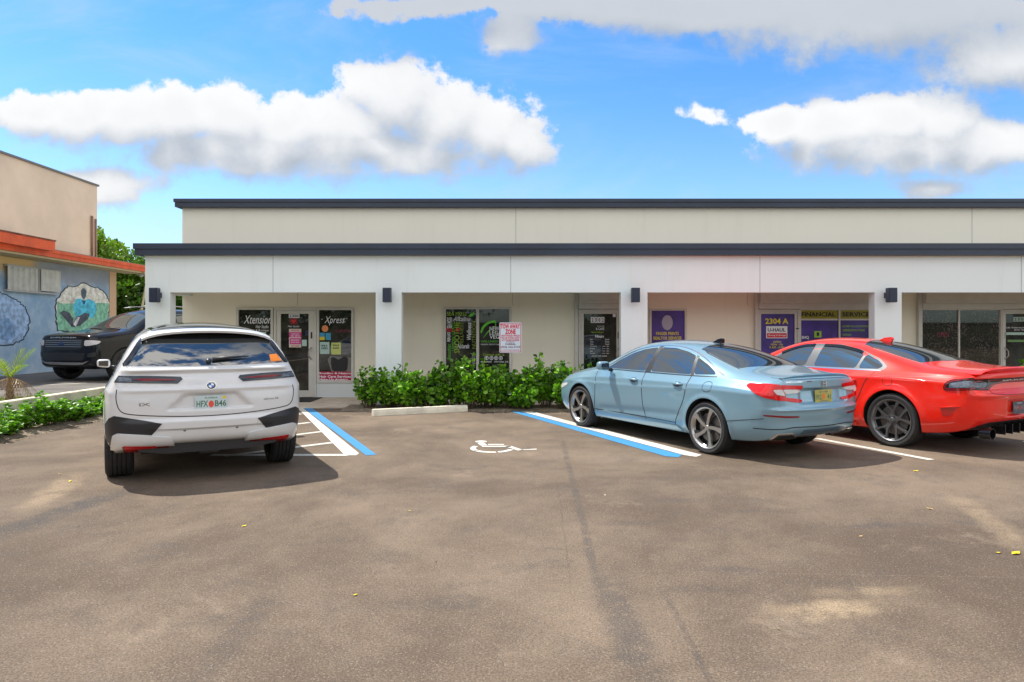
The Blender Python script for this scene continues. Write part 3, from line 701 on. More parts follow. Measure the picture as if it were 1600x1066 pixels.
# --- 2304 A
P('shutter_rail', MB().box(BX(1178), BX(1183), DB - 0.10, DB - 0.001, 0.031, 2.498), M_ALU)
shutter(1183.2, 1358.5)
P('shutter_rail', MB().box(BX(1358.7), BX(1364), DB - 0.10, DB - 0.001, 0.031, 2.498), M_ALU)
dC = door(1184, 1248.2, 484, (1188.2, 1240.8), (490.7, 608), None, label='purple door numbered 2304 A')
rect('poster', 1188.4, 1240.6, 491, 607, T_PURP, dC)
wtext('2304 A', 1195.5, 1231.5, 497.5, 506.5, T_YEL, dC, 0.03, y=GY-.006)
rect('sign', 1196.8, 1229.8, 509.8, 528.7, T_WHITE, dC, GY - .0045); rect('sign', 1198, 1228.7, 520.7, 527.6, T_RED, dC, GY - .009, .002)
wtext('U-HAUL', 1199.2, 1226.7, 512.8, 518.4, T_NAVY, dC, 0.03, y=GY-.0095); wtext('Moving & Storage', 1199.5, 1227.5, 522.5, 526, T_WHITE, dC, 0.01, 0.3, y=GY-.0125)
wtext('OPEN', 1207.5, 1220, 532.8, 536, T_YEL, dC, .01, y=GY-.006); wtext('MON - FRI', 1204, 1223, 537, 540, T_YEL, dC, .01, y=GY-.006); wtext('9 AM - 5 PM', 1202, 1225, 541.3, 544.6, T_YEL, dC, .01, y=GY-.006)
rect('sticker', 1241.9, 1246.8, 512.8, 514.5, T_NAVY, dC, DB - .062)
wE = window(1248.6, 1362, 482.9, BZ(598), [1310.6], [(1250, 1308.4), (1312.6, 1359)], label='purple window with a mustard FINANCIAL SERVICES band', t=0.03)
rect('sign_band', 1249.9, 1308.5, 484.2, 498, T_BAND, wE, GY - .001); rect('sign_band', 1312.8, 1358.3, 484.2, 498, T_BAND, wE, GY - .001)
rect('poster', 1249.9, 1308.5, 500.8, 596, T_PURP, wE, GY - .001); rect('poster', 1312.8, 1358.3, 500.8, 596, T_PURP, wE, GY - .001)
rect('sign_rail', 1249.9, 1358.3, 498.1, 500.7, M_ALU, wE, GY - .001, .015)
def serif(s, px0, px1, py0, py1, m, par, y):
    wtext(s, px0, px1, py0, py1, m, par, 0.035, y=y)
    n = len(s); adv = (px1 - px0) / n; sb = MB()
    for i, ch in enumerate(s):
        if ch in ' OCS': continue
        x0_, x1_ = BX(px0 + adv*(i + .08)), BX(px0 + adv*(i + .92))
        sb.box(x0_, x0_ + (x1_-x0_)*.42, y - .001, y + .002, BZ(py1), BZ(py1 - .9))
        if ch in 'NARVM': sb.box(x1_ - (x1_-x0_)*.42, x1_, y - .001, y + .002, BZ(py1) if ch in 'AR' else BZ(py0 + .9), BZ(py1 - .9) if ch in 'AR' else BZ(py0))
    sb.build('lettering', m, par, base=BASE_OF(par))
serif('FINANCIAL', 1252, 1305, 488, 494.8, T_BLACK, wE, GY - .008); serif('SERVICES', 1315.3, 1364, 488, 494.8, T_BLACK, wE, GY - .008)
wtext('· INCOME TAX & BOOKKEEPING', 1314.5, 1357, 508.5, 511.5, T_LIME, wE, .01, y=GY-.008); wtext('· IMMIGRATION FORMS', 1314.5, 1351, 514.5, 518, T_LIME, wE, .01, y=GY-.008); wtext('· NOTARY', 1314.5, 1330, 521.5, 525, T_LIME, wE, .01, y=GY-.008)
rect('sticker', 1272, 1283, 517.5, 527.5, T_LIME, wE, GY - .006, .002); rect('sticker', 1275.5, 1279.5, 519.5, 525, T_NAVY, wE, GY - .009, .001)
wtext('BHQ', 1252.5, 1263.5, 525, 530.5, T_WHITE, wE, .02, y=GY-.008)

# --- last shop at the right edge
P('shutter_rail', MB().box(BX(1431.8), BX(1437.6), DB - 0.10, DB - 0.001, 0.031, 2.498), M_ALU)
shutter(1437.8, 1640)
wF = window(1435.5, 1563.5, 482.8, BZ(598), [1497.1], [(1438, 1494.8), (1499.5, 1559)], glass=M_BUSY, label='double window with a painted-in reflection of leaves and stonework behind the red car', t=0.03)
wtext('OPEN', 1463, 1482, 519, 527, mat('dim_red_neon', (1, 1, 1)), wF, .02)
dD = door(1563.7, 1630, 484, (1569.5, 1622), (490.5, 608), 1567, label='dark glazed door at the right edge of the picture')
for i, ch in enumerate('2306'):
    rect('number_tile', 1583 + i*5.4, 1588 + i*5.4, 495.5, 502.5, T_PALE, dD); wtext(ch, 1584 + i*5.4, 1587 + i*5.4, 496.5, 501.5, T_BLACK, dD, .02, y=GY-.0095)
wtext('Life Tabernacle Ministry', 1571.5, 1618, 511, 513.8, T_WHITE, dD, .01); wtext('(954) 708-2306', 1584, 1610, 514.8, 517.2, T_WHITE, dD, .01)
rect('notice', 1572, 1616, 519.5, 523.5, T_PALE, dD); rect('notice', 1574, 1600, 531, 534.5, C('green_strip', (110, 150, 90)), dD)

# door mat, wall lamps, tow sign
dm = MB().box(BX(436), BX(506), DF + 0.5, DB - 0.12, 0.031, 0.045).build('door_mat', mat('black_mat', (0.02, 0.02, 0.02), 0.95, bump=.6, bscale=120), base=(BX(470), DB - .5, 0.031))
tag(dm, 'black mat on the walkway at the salon door', 'door mat')
for i, (px, s, lb) in enumerate(((241.3, 1, 'navy box wall lamp on the corner column at the left end'), (604.8, 1, 'navy box wall lamp on the column right of the salon'),
        (992.9, 0, 'navy box wall lamp on the column right of door 2302'), (1393.3, -1, 'navy box wall lamp on the column above the red car'))):
    x = WX(px, DF - 0.2); z0, z1 = WZ(472.5, DF - 0.2), WZ(450, DF - 0.2); e = empty('wall_lamp', (x, DF, (z0+z1)/2), lb, 'wall lamp', 'wall lamps on the arcade columns')
    B = (x, DF, (z0+z1)/2)
    MB().box(x - .083, x + .083, DF - 0.27, DF - 0.12, z0, z1, b=.006).build('housing', M_LAMP, e, base=B)
    MB().box(x - .05, x + .05, DF - 0.119, DF - 0.002, (z0+z1)/2 - .05, (z0+z1)/2 + .06).build('bracket', M_LAMP, e, base=B)
    MB().box(x - .06, x + .06, DF - 0.245, DF - 0.145, z0 - .006, z0 - .0005).build('lens', mat('lamp_lens', (.6, .6, .55), .3), e, base=B)

def tow_sign():
    D = 13.98; x = WX(797.5, D); z0, z1 = WZ(551.5, D), WZ(504, D); wd = .227
    e = empty('tow_sign', (x, D, 0), 'red and white TOW AWAY ZONE sign on a thin post among the shrubs', 'sign'); B = (x, D, 0)
    MB().tube([(x, D + .012, 0), (x, D + .012, z1 - .03)], (.0065), 8).build('post', M_ALU, e, base=B, smooth=True)
    def rr(x0, x1, z0, z1, r, y):
        pts = []
        for cx, cz, a in ((x1-r, z1-r, 0), (x0+r, z1-r, 90), (x0+r, z0+r, 180), (x1-r, z0+r, 270)):
            pts += [(cx + r*cos(radians(a + k*22.5)), y, cz + r*sin(radians(a + k*22.5))) for k in range(5)]
        return pts
    pk = C('faded_red_print', (205, 25, 50)); wh = C('sign_white', (205, 218, 228))
    MB().prism(rr(x - wd, x + wd, z0, z1, .03, D), (0, -.003, 0)).build('plate', wh, e, base=B)
    fr = MB(); o_ = rr(x - wd + .012, x + wd - .012, z0 + .012, z1 - .012, .025, D - .0035); i_ = rr(x - wd + .024, x + wd - .024, z0 + .024, z1 - .024, .02, D - .0035)
    n = len(o_); fr.add(o_ + i_, [(k, (k+1) % n, (k+1) % n + n, k + n) for k in range(n)]); fr.build('border', pk, e, base=B)
    H = z1 - z0
    def tx(s, a, b, c, d, bold=.02, m=None):
        text_obj('lettering', s, m or pk, (x - wd + 2*wd*(a+b)/2, D - .0040, z1 - H*(c+d)/2), RT, UP, 2*wd*(b-a), H*(d-c), e, bold, base=B, ext=0)
    tx('TOW AWAY', .06, .94, .05, .21, .05); tx('ZONE', .26, .74, .22, .39, .05)
    tx('UNAUTHORIZED VEHICLES', .08, .92, .405, .465, .04); tx('WILL BE TOWED AWAY', .08, .92, .48, .54, .04); tx('AT OWNERS EXPENSE', .1, .9, .555, .61, .04)
    dr = C('dark_red_print', (120, 25, 45)); tx('24 HRS BY', .3, .7, .62, .66, .02, dr); tx('CARSAL', .26, .74, .68, .745, .03, dr); tx('(954) 366-9159', .06, .94, .78, .85, .03, dr)
    tx('F.S. 715.07 TOWING ENFORCED', .08, .92, .89, .93)
tow_sign()
# ------------------------------------------------------------ cars
def paint(name, col, metal=0.4, rough=0.32, flake=0.0, spec=0.5):
    m = bpy.data.materials.new(name); m.use_nodes = True; t = m.node_tree; b = t.nodes['Principled BSDF']
    b.inputs['Base Color'].default_value = (*col, 1); b.inputs['Metallic'].default_value = metal; b.inputs['Roughness'].default_value = rough
    b.inputs['Coat Weight'].default_value = 1.0; b.inputs['Coat Roughness'].default_value = 0.02; b.inputs['Coat IOR'].default_value = 1.5; b.inputs['Specular IOR Level'].default_value = 0.12
    g = t.nodes.new('ShaderNodeNewGeometry').outputs['Position']
    # thin road dust towards random patches, and metal flake
    d = SmoothN(t, NoiseN(t, g, 2.4, 5, 0.65), 0.35, 0.8)
    t.links.new(MixN(t, MathN(t, 'MULTIPLY', d, 0.10 if max(col) > .1 else 0.015), (*col, 1), (0.30, 0.26, 0.22, 1)), b.inputs['Base Color'])
    t.links.new(MathN(t, 'MULTIPLY_ADD', d, 0.10, 0.02), b.inputs['Coat Roughness'])
    return m
M_CHROME = mat('chrome', (0.75, 0.76, 0.78), 0.12, 1.0)
M_TYRE = mat('tyre_rubber', (0.022, 0.022, 0.023), 0.75, bump=0.3, bscale=140, var=0.2, vscale=12)
M_TRIM = mat('black_plastic_trim', (0.020, 0.020, 0.023), 0.42)
M_GLOSSB = mat('gloss_black', (0.008, 0.008, 0.010), 0.05)
M_LINER = mat('wheel_arch_liner', (0.008, 0.008, 0.008), 0.9)
M_GAP = mat('panel_gap', (0.01, 0.01, 0.012), 0.8)
M_REDL = mat('red_lamp_lens', (0.62, 0.010, 0.012), 0.10)
M_DREDL = mat('dark_red_lamp_lens', (0.20, 0.006, 0.010), 0.10)
M_CLEAR = mat('clear_lamp_lens', (0.60, 0.58, 0.58), 0.12, var=0.12, vscale=60)
M_SMOKE = mat('smoked_lamp_lens', (0.03, 0.04, 0.055), 0.08)
M_SMOKE2 = mat('pale_smoked_lamp_lens', (0.11, 0.13, 0.165), 0.12, var=.4, vscale=30)
M_RIMS = mat('machined_alloy', (0.50, 0.485, 0.46), 0.30, 0.9)
M_RIMD = mat('dark_alloy', (0.05, 0.052, 0.055), 0.35, 0.6)
M_RIMG = mat('satin_grey_alloy', (0.20, 0.20, 0.205), 0.32, 0.75)
M_BRAKE = mat('brake_steel', (0.25, 0.23, 0.21), 0.4, 0.8)

class Car:
    def __init__(s, name, label, loc, theta, stations, rearcap, frontcap, paintm, z0=0.0, crease=0.35, sculpt=None):
        s.sculpt = sculpt
        s.root = empty(name, (loc[0], loc[1], z0), label, 'car', None, radians(90 + theta))
        s.M = Matrix.Translation((loc[0], loc[1], z0)) @ Matrix.Rotation(radians(90 + theta), 4, 'Z'); s.Mi = s.M.inverted()
        s.paint = paintm
        s.build_body(stations, rearcap, frontcap, crease)
        s.camo = s.Mi @ Vector((0, 0, HC))
    def build_body(s, st, rc, fc, crease):
        bm = bmesh.new(); rings = []
        for t in st:
            x, zb, w, zsh, wsh, zb2, wb2, zr, wr, zt = t[:10]
            P_ = [(0, zb), (w*.55, zb), (w-.10, zb+.005), (w-.018, zb+.11), (w, zb+.11+(zsh-zb-.11)*.55), (wsh, zsh), (wb2, zb2),
                 (wb2+(wr-wb2)*.5+.012, zb2+(zr-zb2)*.52), (wr, zr), (wr*.5, zr+(zt-zr)*.78), (0, zt)]
            rings.append([(x, y, z) for y, z in P_])
        L = []
        for r in rings:
            lv = [bm.verts.new(p) for p in r]
            rv = [lv[0]] + [bm.verts.new((p[0], -p[1], p[2])) for p in r[1:-1]] + [lv[-1]]
            L.append((lv, rv))
        for (a, ar), (b, br) in zip(L[:-1], L[1:]):
            for i in range(10):
                bm.faces.new((a[i], a[i+1], b[i+1], b[i])); bm.faces.new((ar[i], br[i], br[i+1], ar[i+1]))
        def cap(ring, spec, sgn):
            lv, rv = ring
            grid = [[lv[2], lv[1], lv[0], rv[1], rv[2]]]
            for row, i in enumerate(range(3, 8)):
                e, m_, c_ = spec[row + 1]
                p = lv[i].co.copy()
                mid = []
                for fr, dx in ((.55, m_), (0, c_), (-.55, m_)):
                    mid.append(bm.verts.new((p.x + sgn*dx, p.y*fr, p.z)))
                grid.append([lv[i]] + mid + [rv[i]])
            grid.append([lv[8], lv[9], lv[10], rv[9], rv[8]])
            for row in (0, 6):
                e, m_, c_ = spec[row]
                for j, dx in ((1, m_), (2, c_), (3, m_)): grid[row][j].co.x += sgn*dx
            for row in range(7):
                e = spec[row][0]
                grid[row][0].co.x += sgn*e; grid[row][4].co.x += sgn*e
            for a in range(6):
                for b in range(4):
                    q = (grid[a][b], grid[a+1][b], grid[a+1][b+1], grid[a][b+1])
                    bm.faces.new(q if sgn < 0 else q[::-1])
        cap(L[0], rc, -1); cap(L[-1], fc, 1)
        bmesh.ops.recalc_face_normals(bm, faces=bm.faces)
        cl = bm.edges.layers.float.new('crease_edge')
        for (a, ar), (b, br) in zip(L[:-1], L[1:]):
            for v1, v2 in ((a[6], b[6]), (ar[6], br[6]), (a[5], b[5]), (ar[5], br[5])):
                e = bm.edges.get((v1, v2)); 
                if e: e[cl] = crease
            for v1, v2 in ((a[2], b[2]), (ar[2], br[2])):
                e = bm.edges.get((v1, v2)); 
                if e: e[cl] = .6
        me = bpy.data.meshes.new('cage'); bm.to_mesh(me); bm.free()
        o = bpy.data.objects.new('cage', me); COL.objects.link(o)
        md = o.modifiers.new('s', 'SUBSURF'); md.levels = 4; md.render_levels = 4
        dg = bpy.context.evaluated_depsgraph_get(); dg.update()
        me2 = bpy.data.meshes.new_from_object(o.evaluated_get(dg))
        bpy.data.objects.remove(o)
        n_ = len(me2.vertices); co = np.zeros(n_*3); me2.vertices.foreach_get('co', co); co = co.reshape(-1, 3)
        if s.sculpt:
            x, y, z = co[:, 0].copy(), co[:, 1].copy(), co[:, 2].copy(); s.sculpt(co, x, y, z)
            me2.vertices.foreach_set('co', co.ravel()); me2.update()
        s.bodyme = me2
        s.bvh = BVHTree.FromPolygons([v.co for v in me2.vertices], [list(p.vertices) for p in me2.polygons])
        s.vn = [v.normal.copy() for v in me2.vertices]; s.vc = [v.co.copy() for v in me2.vertices]; s.pf = [list(p.vertices) for p in me2.polygons]
    def finish_body(s, arches):
        """cut wheel arches (x, r) and link the painted shell"""
        me = s.bodyme; me.materials.clear(); me.materials.append(s.paint); me.materials.append(M_LINER)
        o = bpy.data.objects.new('body', me); COL.objects.link(o)
        c = MB()
        for x, r, zc in arches:
            for sg in (1, -1):
                y0, y1 = sorted((sg*.60, sg*1.3))
                c.lathe([(r, y0), (r, y1)], 64, 'y', (x, 0, zc)); n = len(c.v)
                c.f.append([n - 128 + k for k in range(64)][::1]); c.f.append([n - 64 + k for k in range(64)][::-1])
        co = c.build('cutter', M_LINER)
        sharpen(co.data, 40)
        co.data.polygons.foreach_set('material_index', [0]*len(co.data.polygons))
        co.data.materials.clear(); co.data.materials.append(s.paint); co.data.materials.append(M_LINER)
        co.data.polygons.foreach_set('material_index', [1]*len(co.data.polygons))
        md = o.modifiers.new('b', 'BOOLEAN'); md.operation = 'DIFFERENCE'; md.object = co; md.solver = 'EXACT'
        dg = bpy.context.evaluated_depsgraph_get(); dg.update()
        me2 = bpy.data.meshes.new_from_object(o.evaluated_get(dg)); o.modifiers.clear()
        o.data = me2; bpy.data.objects.remove(co); me2.name = 'body'
        sharpen(me2, 32)
        o.parent = s.root
        s.body = o
    # projection ------------------------------------------------
    def hit(s, o, d):
        loc, nrm, idx, dist = s.bvh.ray_cast(Vector(o), Vector(d).normalized())
        if loc is None: return None
        vs = s.pf[idx]; n = Vector((0, 0, 0))
        for i in vs: n += s.vn[i] / (1e-4 + (s.vc[i] - loc).length)
        n.normalize()
        return loc, n
    def proj(s, mode):
        if mode == 'pix':
            def f(a, b):
                d = s.Mi.to_3x3() @ Vector(((a - 800)/F, 1, (YH - b)/F)); return s.hit(s.camo, d)
        elif mode == 'rear': f = lambda a, b: s.hit((-5, -a, b), (1, 0, 0))
        elif mode == 'front': f = lambda a, b: s.hit((9, a, b), (-1, 0, 0))
        elif mode == 'left': f = lambda a, b: s.hit((a, 5, b), (0, -1, 0))
        elif mode == 'top': f = lambda a, b: s.hit((a, b, 5), (0, 0, -1))
        return f
    def zc(s, ox, oy, sc_, pts): return [(ox + x/sc_, oy + y/sc_) for x, y in pts]
    def finish_panel(s, name, V, N, fs, m, eps, skirt, mirror, parent, both=True):
        """V,N lists; builds raised, edge-closed panel; mirror: 0 none, 1 both sides, -1 only mirrored"""
        out = []
        for sg in ([1] if mirror == 0 else [1, -1] if mirror == 1 else [-1]):
            vv = [Vector((v.x, v.y*sg, v.z)) for v in V]; nn = [Vector((n.x, n.y*sg, n.z)) for n in N]
            ff = [list(f) for f in fs]
            # orient faces with the surface
            a, b, c = (vv[i] for i in ff[0][:3]); 
            cnt = 0
            for f in ff[:20]:
                a, b, c = vv[f[0]], vv[f[1]], vv[f[2]]; cnt += 1 if (b-a).cross(c-a).dot(nn[f[0]]) > 0 else -1
            if cnt < 0: ff = [f[::-1] for f in ff]
            top = [v + n*eps for v, n in zip(vv, nn)]; nt = len(top)
            ec = {}
            for f in ff:
                for i in range(len(f)):
                    a, b = f[i], f[(i+1) % len(f)]; ec[(a, b)] = 1
            bd = [(a, b) for (a, b) in ec if (b, a) not in ec]
            low = {}
            for a, b in bd:
                for q in (a, b):
                    if q not in low: low[q] = nt + len(low)
            allv = top + [None]*len(low)
            for q, i in low.items(): allv[i] = vv[q] - nn[q]*skirt
            F2 = ff + [[b, a, low[a], low[b]] for a, b in bd]
            o = mesh_obj(name, allv, F2, m, parent or s.root, smooth=True)
            me = o.data
            # boundary edges sharp
            bs = {tuple(sorted(e)) for e in bd}
            for e in me.edges:
                if tuple(sorted(e.vertices)) in bs: e.use_edge_sharp = True
            cn = [tuple(n) for n in nn] + [(0, 0, 0)]*len(low)
            me.normals_split_custom_set_from_vertices(cn)
            out.append(o)
        return out
    def panel(s, name, poly, mode, m, eps=.004, res=None, chaikin=1, mirror=0, parent=None, skirt=.008, label=None, rad=None):
        f = s.proj(mode); pts = [Vector((p[0], p[1])) for p in poly]
        for _ in range(chaikin):
            q = []
            for i in range(len(pts)):
                a, b = pts[i], pts[(i+1) % len(pts)]; L_ = (b-a).length; k_ = min(.25, (rad or (.022 if mode != 'pix' else 1.6)) / max(L_, 1e-6)); q += [a*(1-k_) + b*k_, a*k_ + b*(1-k_)]
            pts = q
        ext = max(max(p.x for p in pts) - min(p.x for p in pts), max(p.y for p in pts) - min(p.y for p in pts))
        res = res or ext / (56 if 'light' in name else 32)
        bp = []
        for i in range(len(pts)):
            a, b = pts[i], pts[(i+1) % len(pts)]; n = max(1, int((b-a).length / res))
            bp += [a + (b-a)*(k/n) for k in range(n)]
        n = len(bp)
        def inside(p):
            c = False
            for i in range(n):
                a, b = bp[i], bp[i-1]
                if (a.y > p.y) != (b.y > p.y) and p.x < (b.x-a.x)*(p.y-a.y)/(b.y-a.y) + a.x: c = not c
            return c
        def near(p):
            return min((p - q).length_squared for q in bp) < (res*.55)**2
        x0, x1 = min(p.x for p in bp), max(p.x for p in bp); y0, y1 = min(p.y for p in bp), max(p.y for p in bp)
        ip = []
        yy = y0 + res*.5
        while yy < y1:
            xx = x0 + res*.5
            while xx < x1:
                p = Vector((xx, yy))
                if inside(p) and not near(p): ip.append(p)
                xx += res
            yy += res
        r = delaunay_2d_cdt(bp + ip, [(i, (i+1) % n) for i in range(n)], [], 1, 1e-7)
        V, N, ok = [], [], []
        for p in r[0]:
            h = f(p.x, p.y); ok.append(h is not None)
            V.append(h[0] if h else Vector((0, 0, 0))); N.append(h[1] if h else Vector((0, 0, 1)))
        fs = [list(t) for t in r[2] if all(ok[i] for i in t)]
        # drop faces that stretch across a silhouette
        def good(t):
            a, b, c = (V[i] for i in t); return max((a-b).length, (b-c).length, (c-a).length) < (.30 if mode == 'pix' else .5)
        fs = [t for t in fs if good(t)]
        if not fs: print('EMPTY PANEL', name, s.root.name); return []
        used = sorted({i for t in fs for i in t}); mp = {u: k for k, u in enumerate(used)}
        o = s.finish_panel(name, [V[i] for i in used], [N[i] for i in used], [[mp[i] for i in t] for t in fs], m, eps, skirt, mirror, parent)
        if label:
            for q in o: q['label'] = label
        return o
    def line(s, name, pts, mode, wd, m=None, eps=.0018, mirror=0, closed=False, skirt=.003, parent=None, step=.04, smooth=2):
        """raised or dark ribbon of width wd metres following the surface"""
        f = s.proj(mode); pts = [Vector((p[0], p[1])) for p in pts]
        for _ in range(smooth):
            q = [] if closed else [pts[0]]
            rng_ = range(len(pts)) if closed else range(len(pts)-1)
            for i in rng_:
                a, b = pts[i], pts[(i+1) % len(pts)]; q += [a*.75 + b*.25, a*.25 + b*.75]
            if not closed: q.append(pts[-1])
            pts = q
        if closed: pts = pts + [pts[0]]
        H = []
        for i in range(len(pts) - 1):
            a, b = pts[i], pts[i+1]; L_ = (b-a).length * (1 if mode != 'pix' else .009); n = max(1, int(L_/step))
            for k in range(n):
                p = a + (b-a)*(k/n); h = f(p.x, p.y)
                if h: H.append(h)
        h = f(pts[-1].x, pts[-1].y)
        if h: H.append(h)
        if len(H) < 2: print('EMPTY LINE', name); return []
        V, N, fs = [], [], []
        for i, (c, n) in enumerate(H):
            t = (H[min(i+1, len(H)-1)][0] - H[max(i-1, 0)][0]); 
            if t.length < 1e-6: t = Vector((1, 0, 0))
            t.normalize(); b = n.cross(t).normalized() * wd/2
            V += [c + b, c - b]; N += [n, n]
            if i and (H[i][0] - H[i-1][0]).length < .35: fs.append([2*i-2, 2*i-1, 2*i+1, 2*i])
        if not fs: return []
        return s.finish_panel(name, V, N, fs, m or M_GAP, eps, skirt, mirror, parent)
    def letters(s, body, box, mode, m, bold=.02, shear=0.0, eps=.004, parent=None, name='lettering'):
        """text projected on the body inside a box (x0,x1,ytop,ybottom) of the mode's plane"""
        f = s.proj(mode); vs, fs = text_verts(body, bold, shear)
        xs = [v.x for v in vs]; ys = [v.y for v in vs]; x0, x1, y0, y1 = min(xs), max(xs), min(ys), max(ys)
        V, N, ok = [], [], []
        for v in vs:
            a = box[0] + (v.x - x0)/(x1 - x0)*(box[1]-box[0]); b = box[3] + (v.y - y0)/(y1 - y0)*(box[2]-box[3])
            h = f(a, b); ok.append(h is not None); V.append(h[0] if h else Vector((0,0,0))); N.append(h[1] if h else Vector((0,0,1)))
        fs = [t for t in fs if all(ok[i] for i in t)]
        if not fs: print('EMPTY LETTERS', body); return []
        return s.finish_panel(name, V, N, fs, m, eps, .002, 0, parent)
    def part(s, name, mb, m, parent=None, smooth=False, sharp=None, mirror=0):
        out = []
        for sg in ([1] if mirror == 0 else [1, -1]):
            vs = [Vector((v.x, v.y*sg, v.z)) for v in mb.v]; fs = mb.f if sg == 1 else [list(f)[::-1] for f in mb.f]
            o = mesh_obj(name, vs, fs, m, parent or s.root, smooth)
            if sharp: sharpen(o.data, sharp)
            out.append(o)
        return out

def flare(co, x, y, z, cx, cz, R0, amt, wd=.035):
    r = np.hypot(x - cx, z - cz); m = np.exp(-((r - R0 - .008)/wd)**2) * (np.abs(y) > .6) * (z > cz - .15)
    co[:, 1] += np.sign(y) * amt * m
def sst(v, a, b):
    t = np.clip((v - a)/(b - a), 0, 1); return t*t*(3 - 2*t)
def ridge(co, x, y, z, zc, amt, up, dn, x0, x1, fade=.25):
    """character line on the flanks at height zc(x): sharp above, soft below"""
    d = z - zc; f = np.where(d > 0, np.exp(-d/up), np.exp(d/dn)) * sst(x, x0, x0+fade) * sst(-x, -x1, -x1+fade) * (np.abs(y) > .6)
    co[:, 1] += np.sign(y) * amt * f
# ---- wheels
def tyre_mb(r, w, rr, grooves=4):
    h = w / 2; sw = r - rr
    prof = [(rr - .012, -h + .03), (rr, -h + .012), (rr + sw*.35, -h + .001), (rr + sw*.7, -h + .004), (r - .016, -h + .018), (r - .004, -h + .032)]
    yy = -h + .034; n = grooves; span = w - .068; gw = .010
    for i in range(n + 1):
        a = yy + span * i / (n + 1); b = yy + span * (i + 1) / (n + 1)
        prof += [(r - .002, a + (gw/2 if i else 0)), (r, (a+b)/2), (r - .002, b - (gw/2 if i < n else 0))]
        if i < n: prof += [(r - .011, b - gw/2 + .001), (r - .011, b + gw/2 - .001)]
    prof += [(r - .004, h - .032), (r - .016, h - .018), (rr + sw*.7, h - .004), (rr + sw*.66, h - .001), (rr + sw*.35, h - .001), (rr, h - .012), (rr - .012, h - .03)]
    m = MB().lathe(prof, 72); 
    # shoulder tread blocks
    for sg in (-1, 1):
        for k in range(60):
            a = 2*pi*(k + .5)/60
            c = Vector((cos(a), 0, sin(a))); tt = Vector((-sin(a), 0, cos(a)))
            y0, y1 = sg*(h - .034), sg*(h - .014)
            p = [c*(r + .0008) + tt*.011 + Vector((0, y0, 0)), c*(r + .0008) - tt*.011 + Vector((0, y0, 0)), c*(r - .010) - tt*.011 + Vector((0, y1, 0)), c*(r - .010) + tt*.011 + Vector((0, y1, 0))]
            m.prism(p, -c*.006)
    return m
def spoke(mb, pts_r, pts_a0, pts_a1, y_out, depth, A):
    """spoke as a strip: radii, left/right angle offsets (rad), outer-face y for each radius"""
    n = len(pts_r); fr = []
    for i in range(n):
        r = pts_r[i]; y = y_out[i]
        for a, yy in ((A + pts_a0[i], y), (A + pts_a1[i], y), (A + pts_a1[i], y - depth), (A + pts_a0[i], y - depth)):
            fr.append((r*cos(a), yy, r*sin(a)))
    fs = []
    for i in range(n-1):
        for k in range(4):
            fs.append([i*4+k, i*4+(k+1) % 4, (i+1)*4+(k+1) % 4, (i+1)*4+k])
    fs.append([0, 1, 2, 3]); fs.append([(n-1)*4 + k for k in range(4)][::-1])
    mb.add(fr, fs)
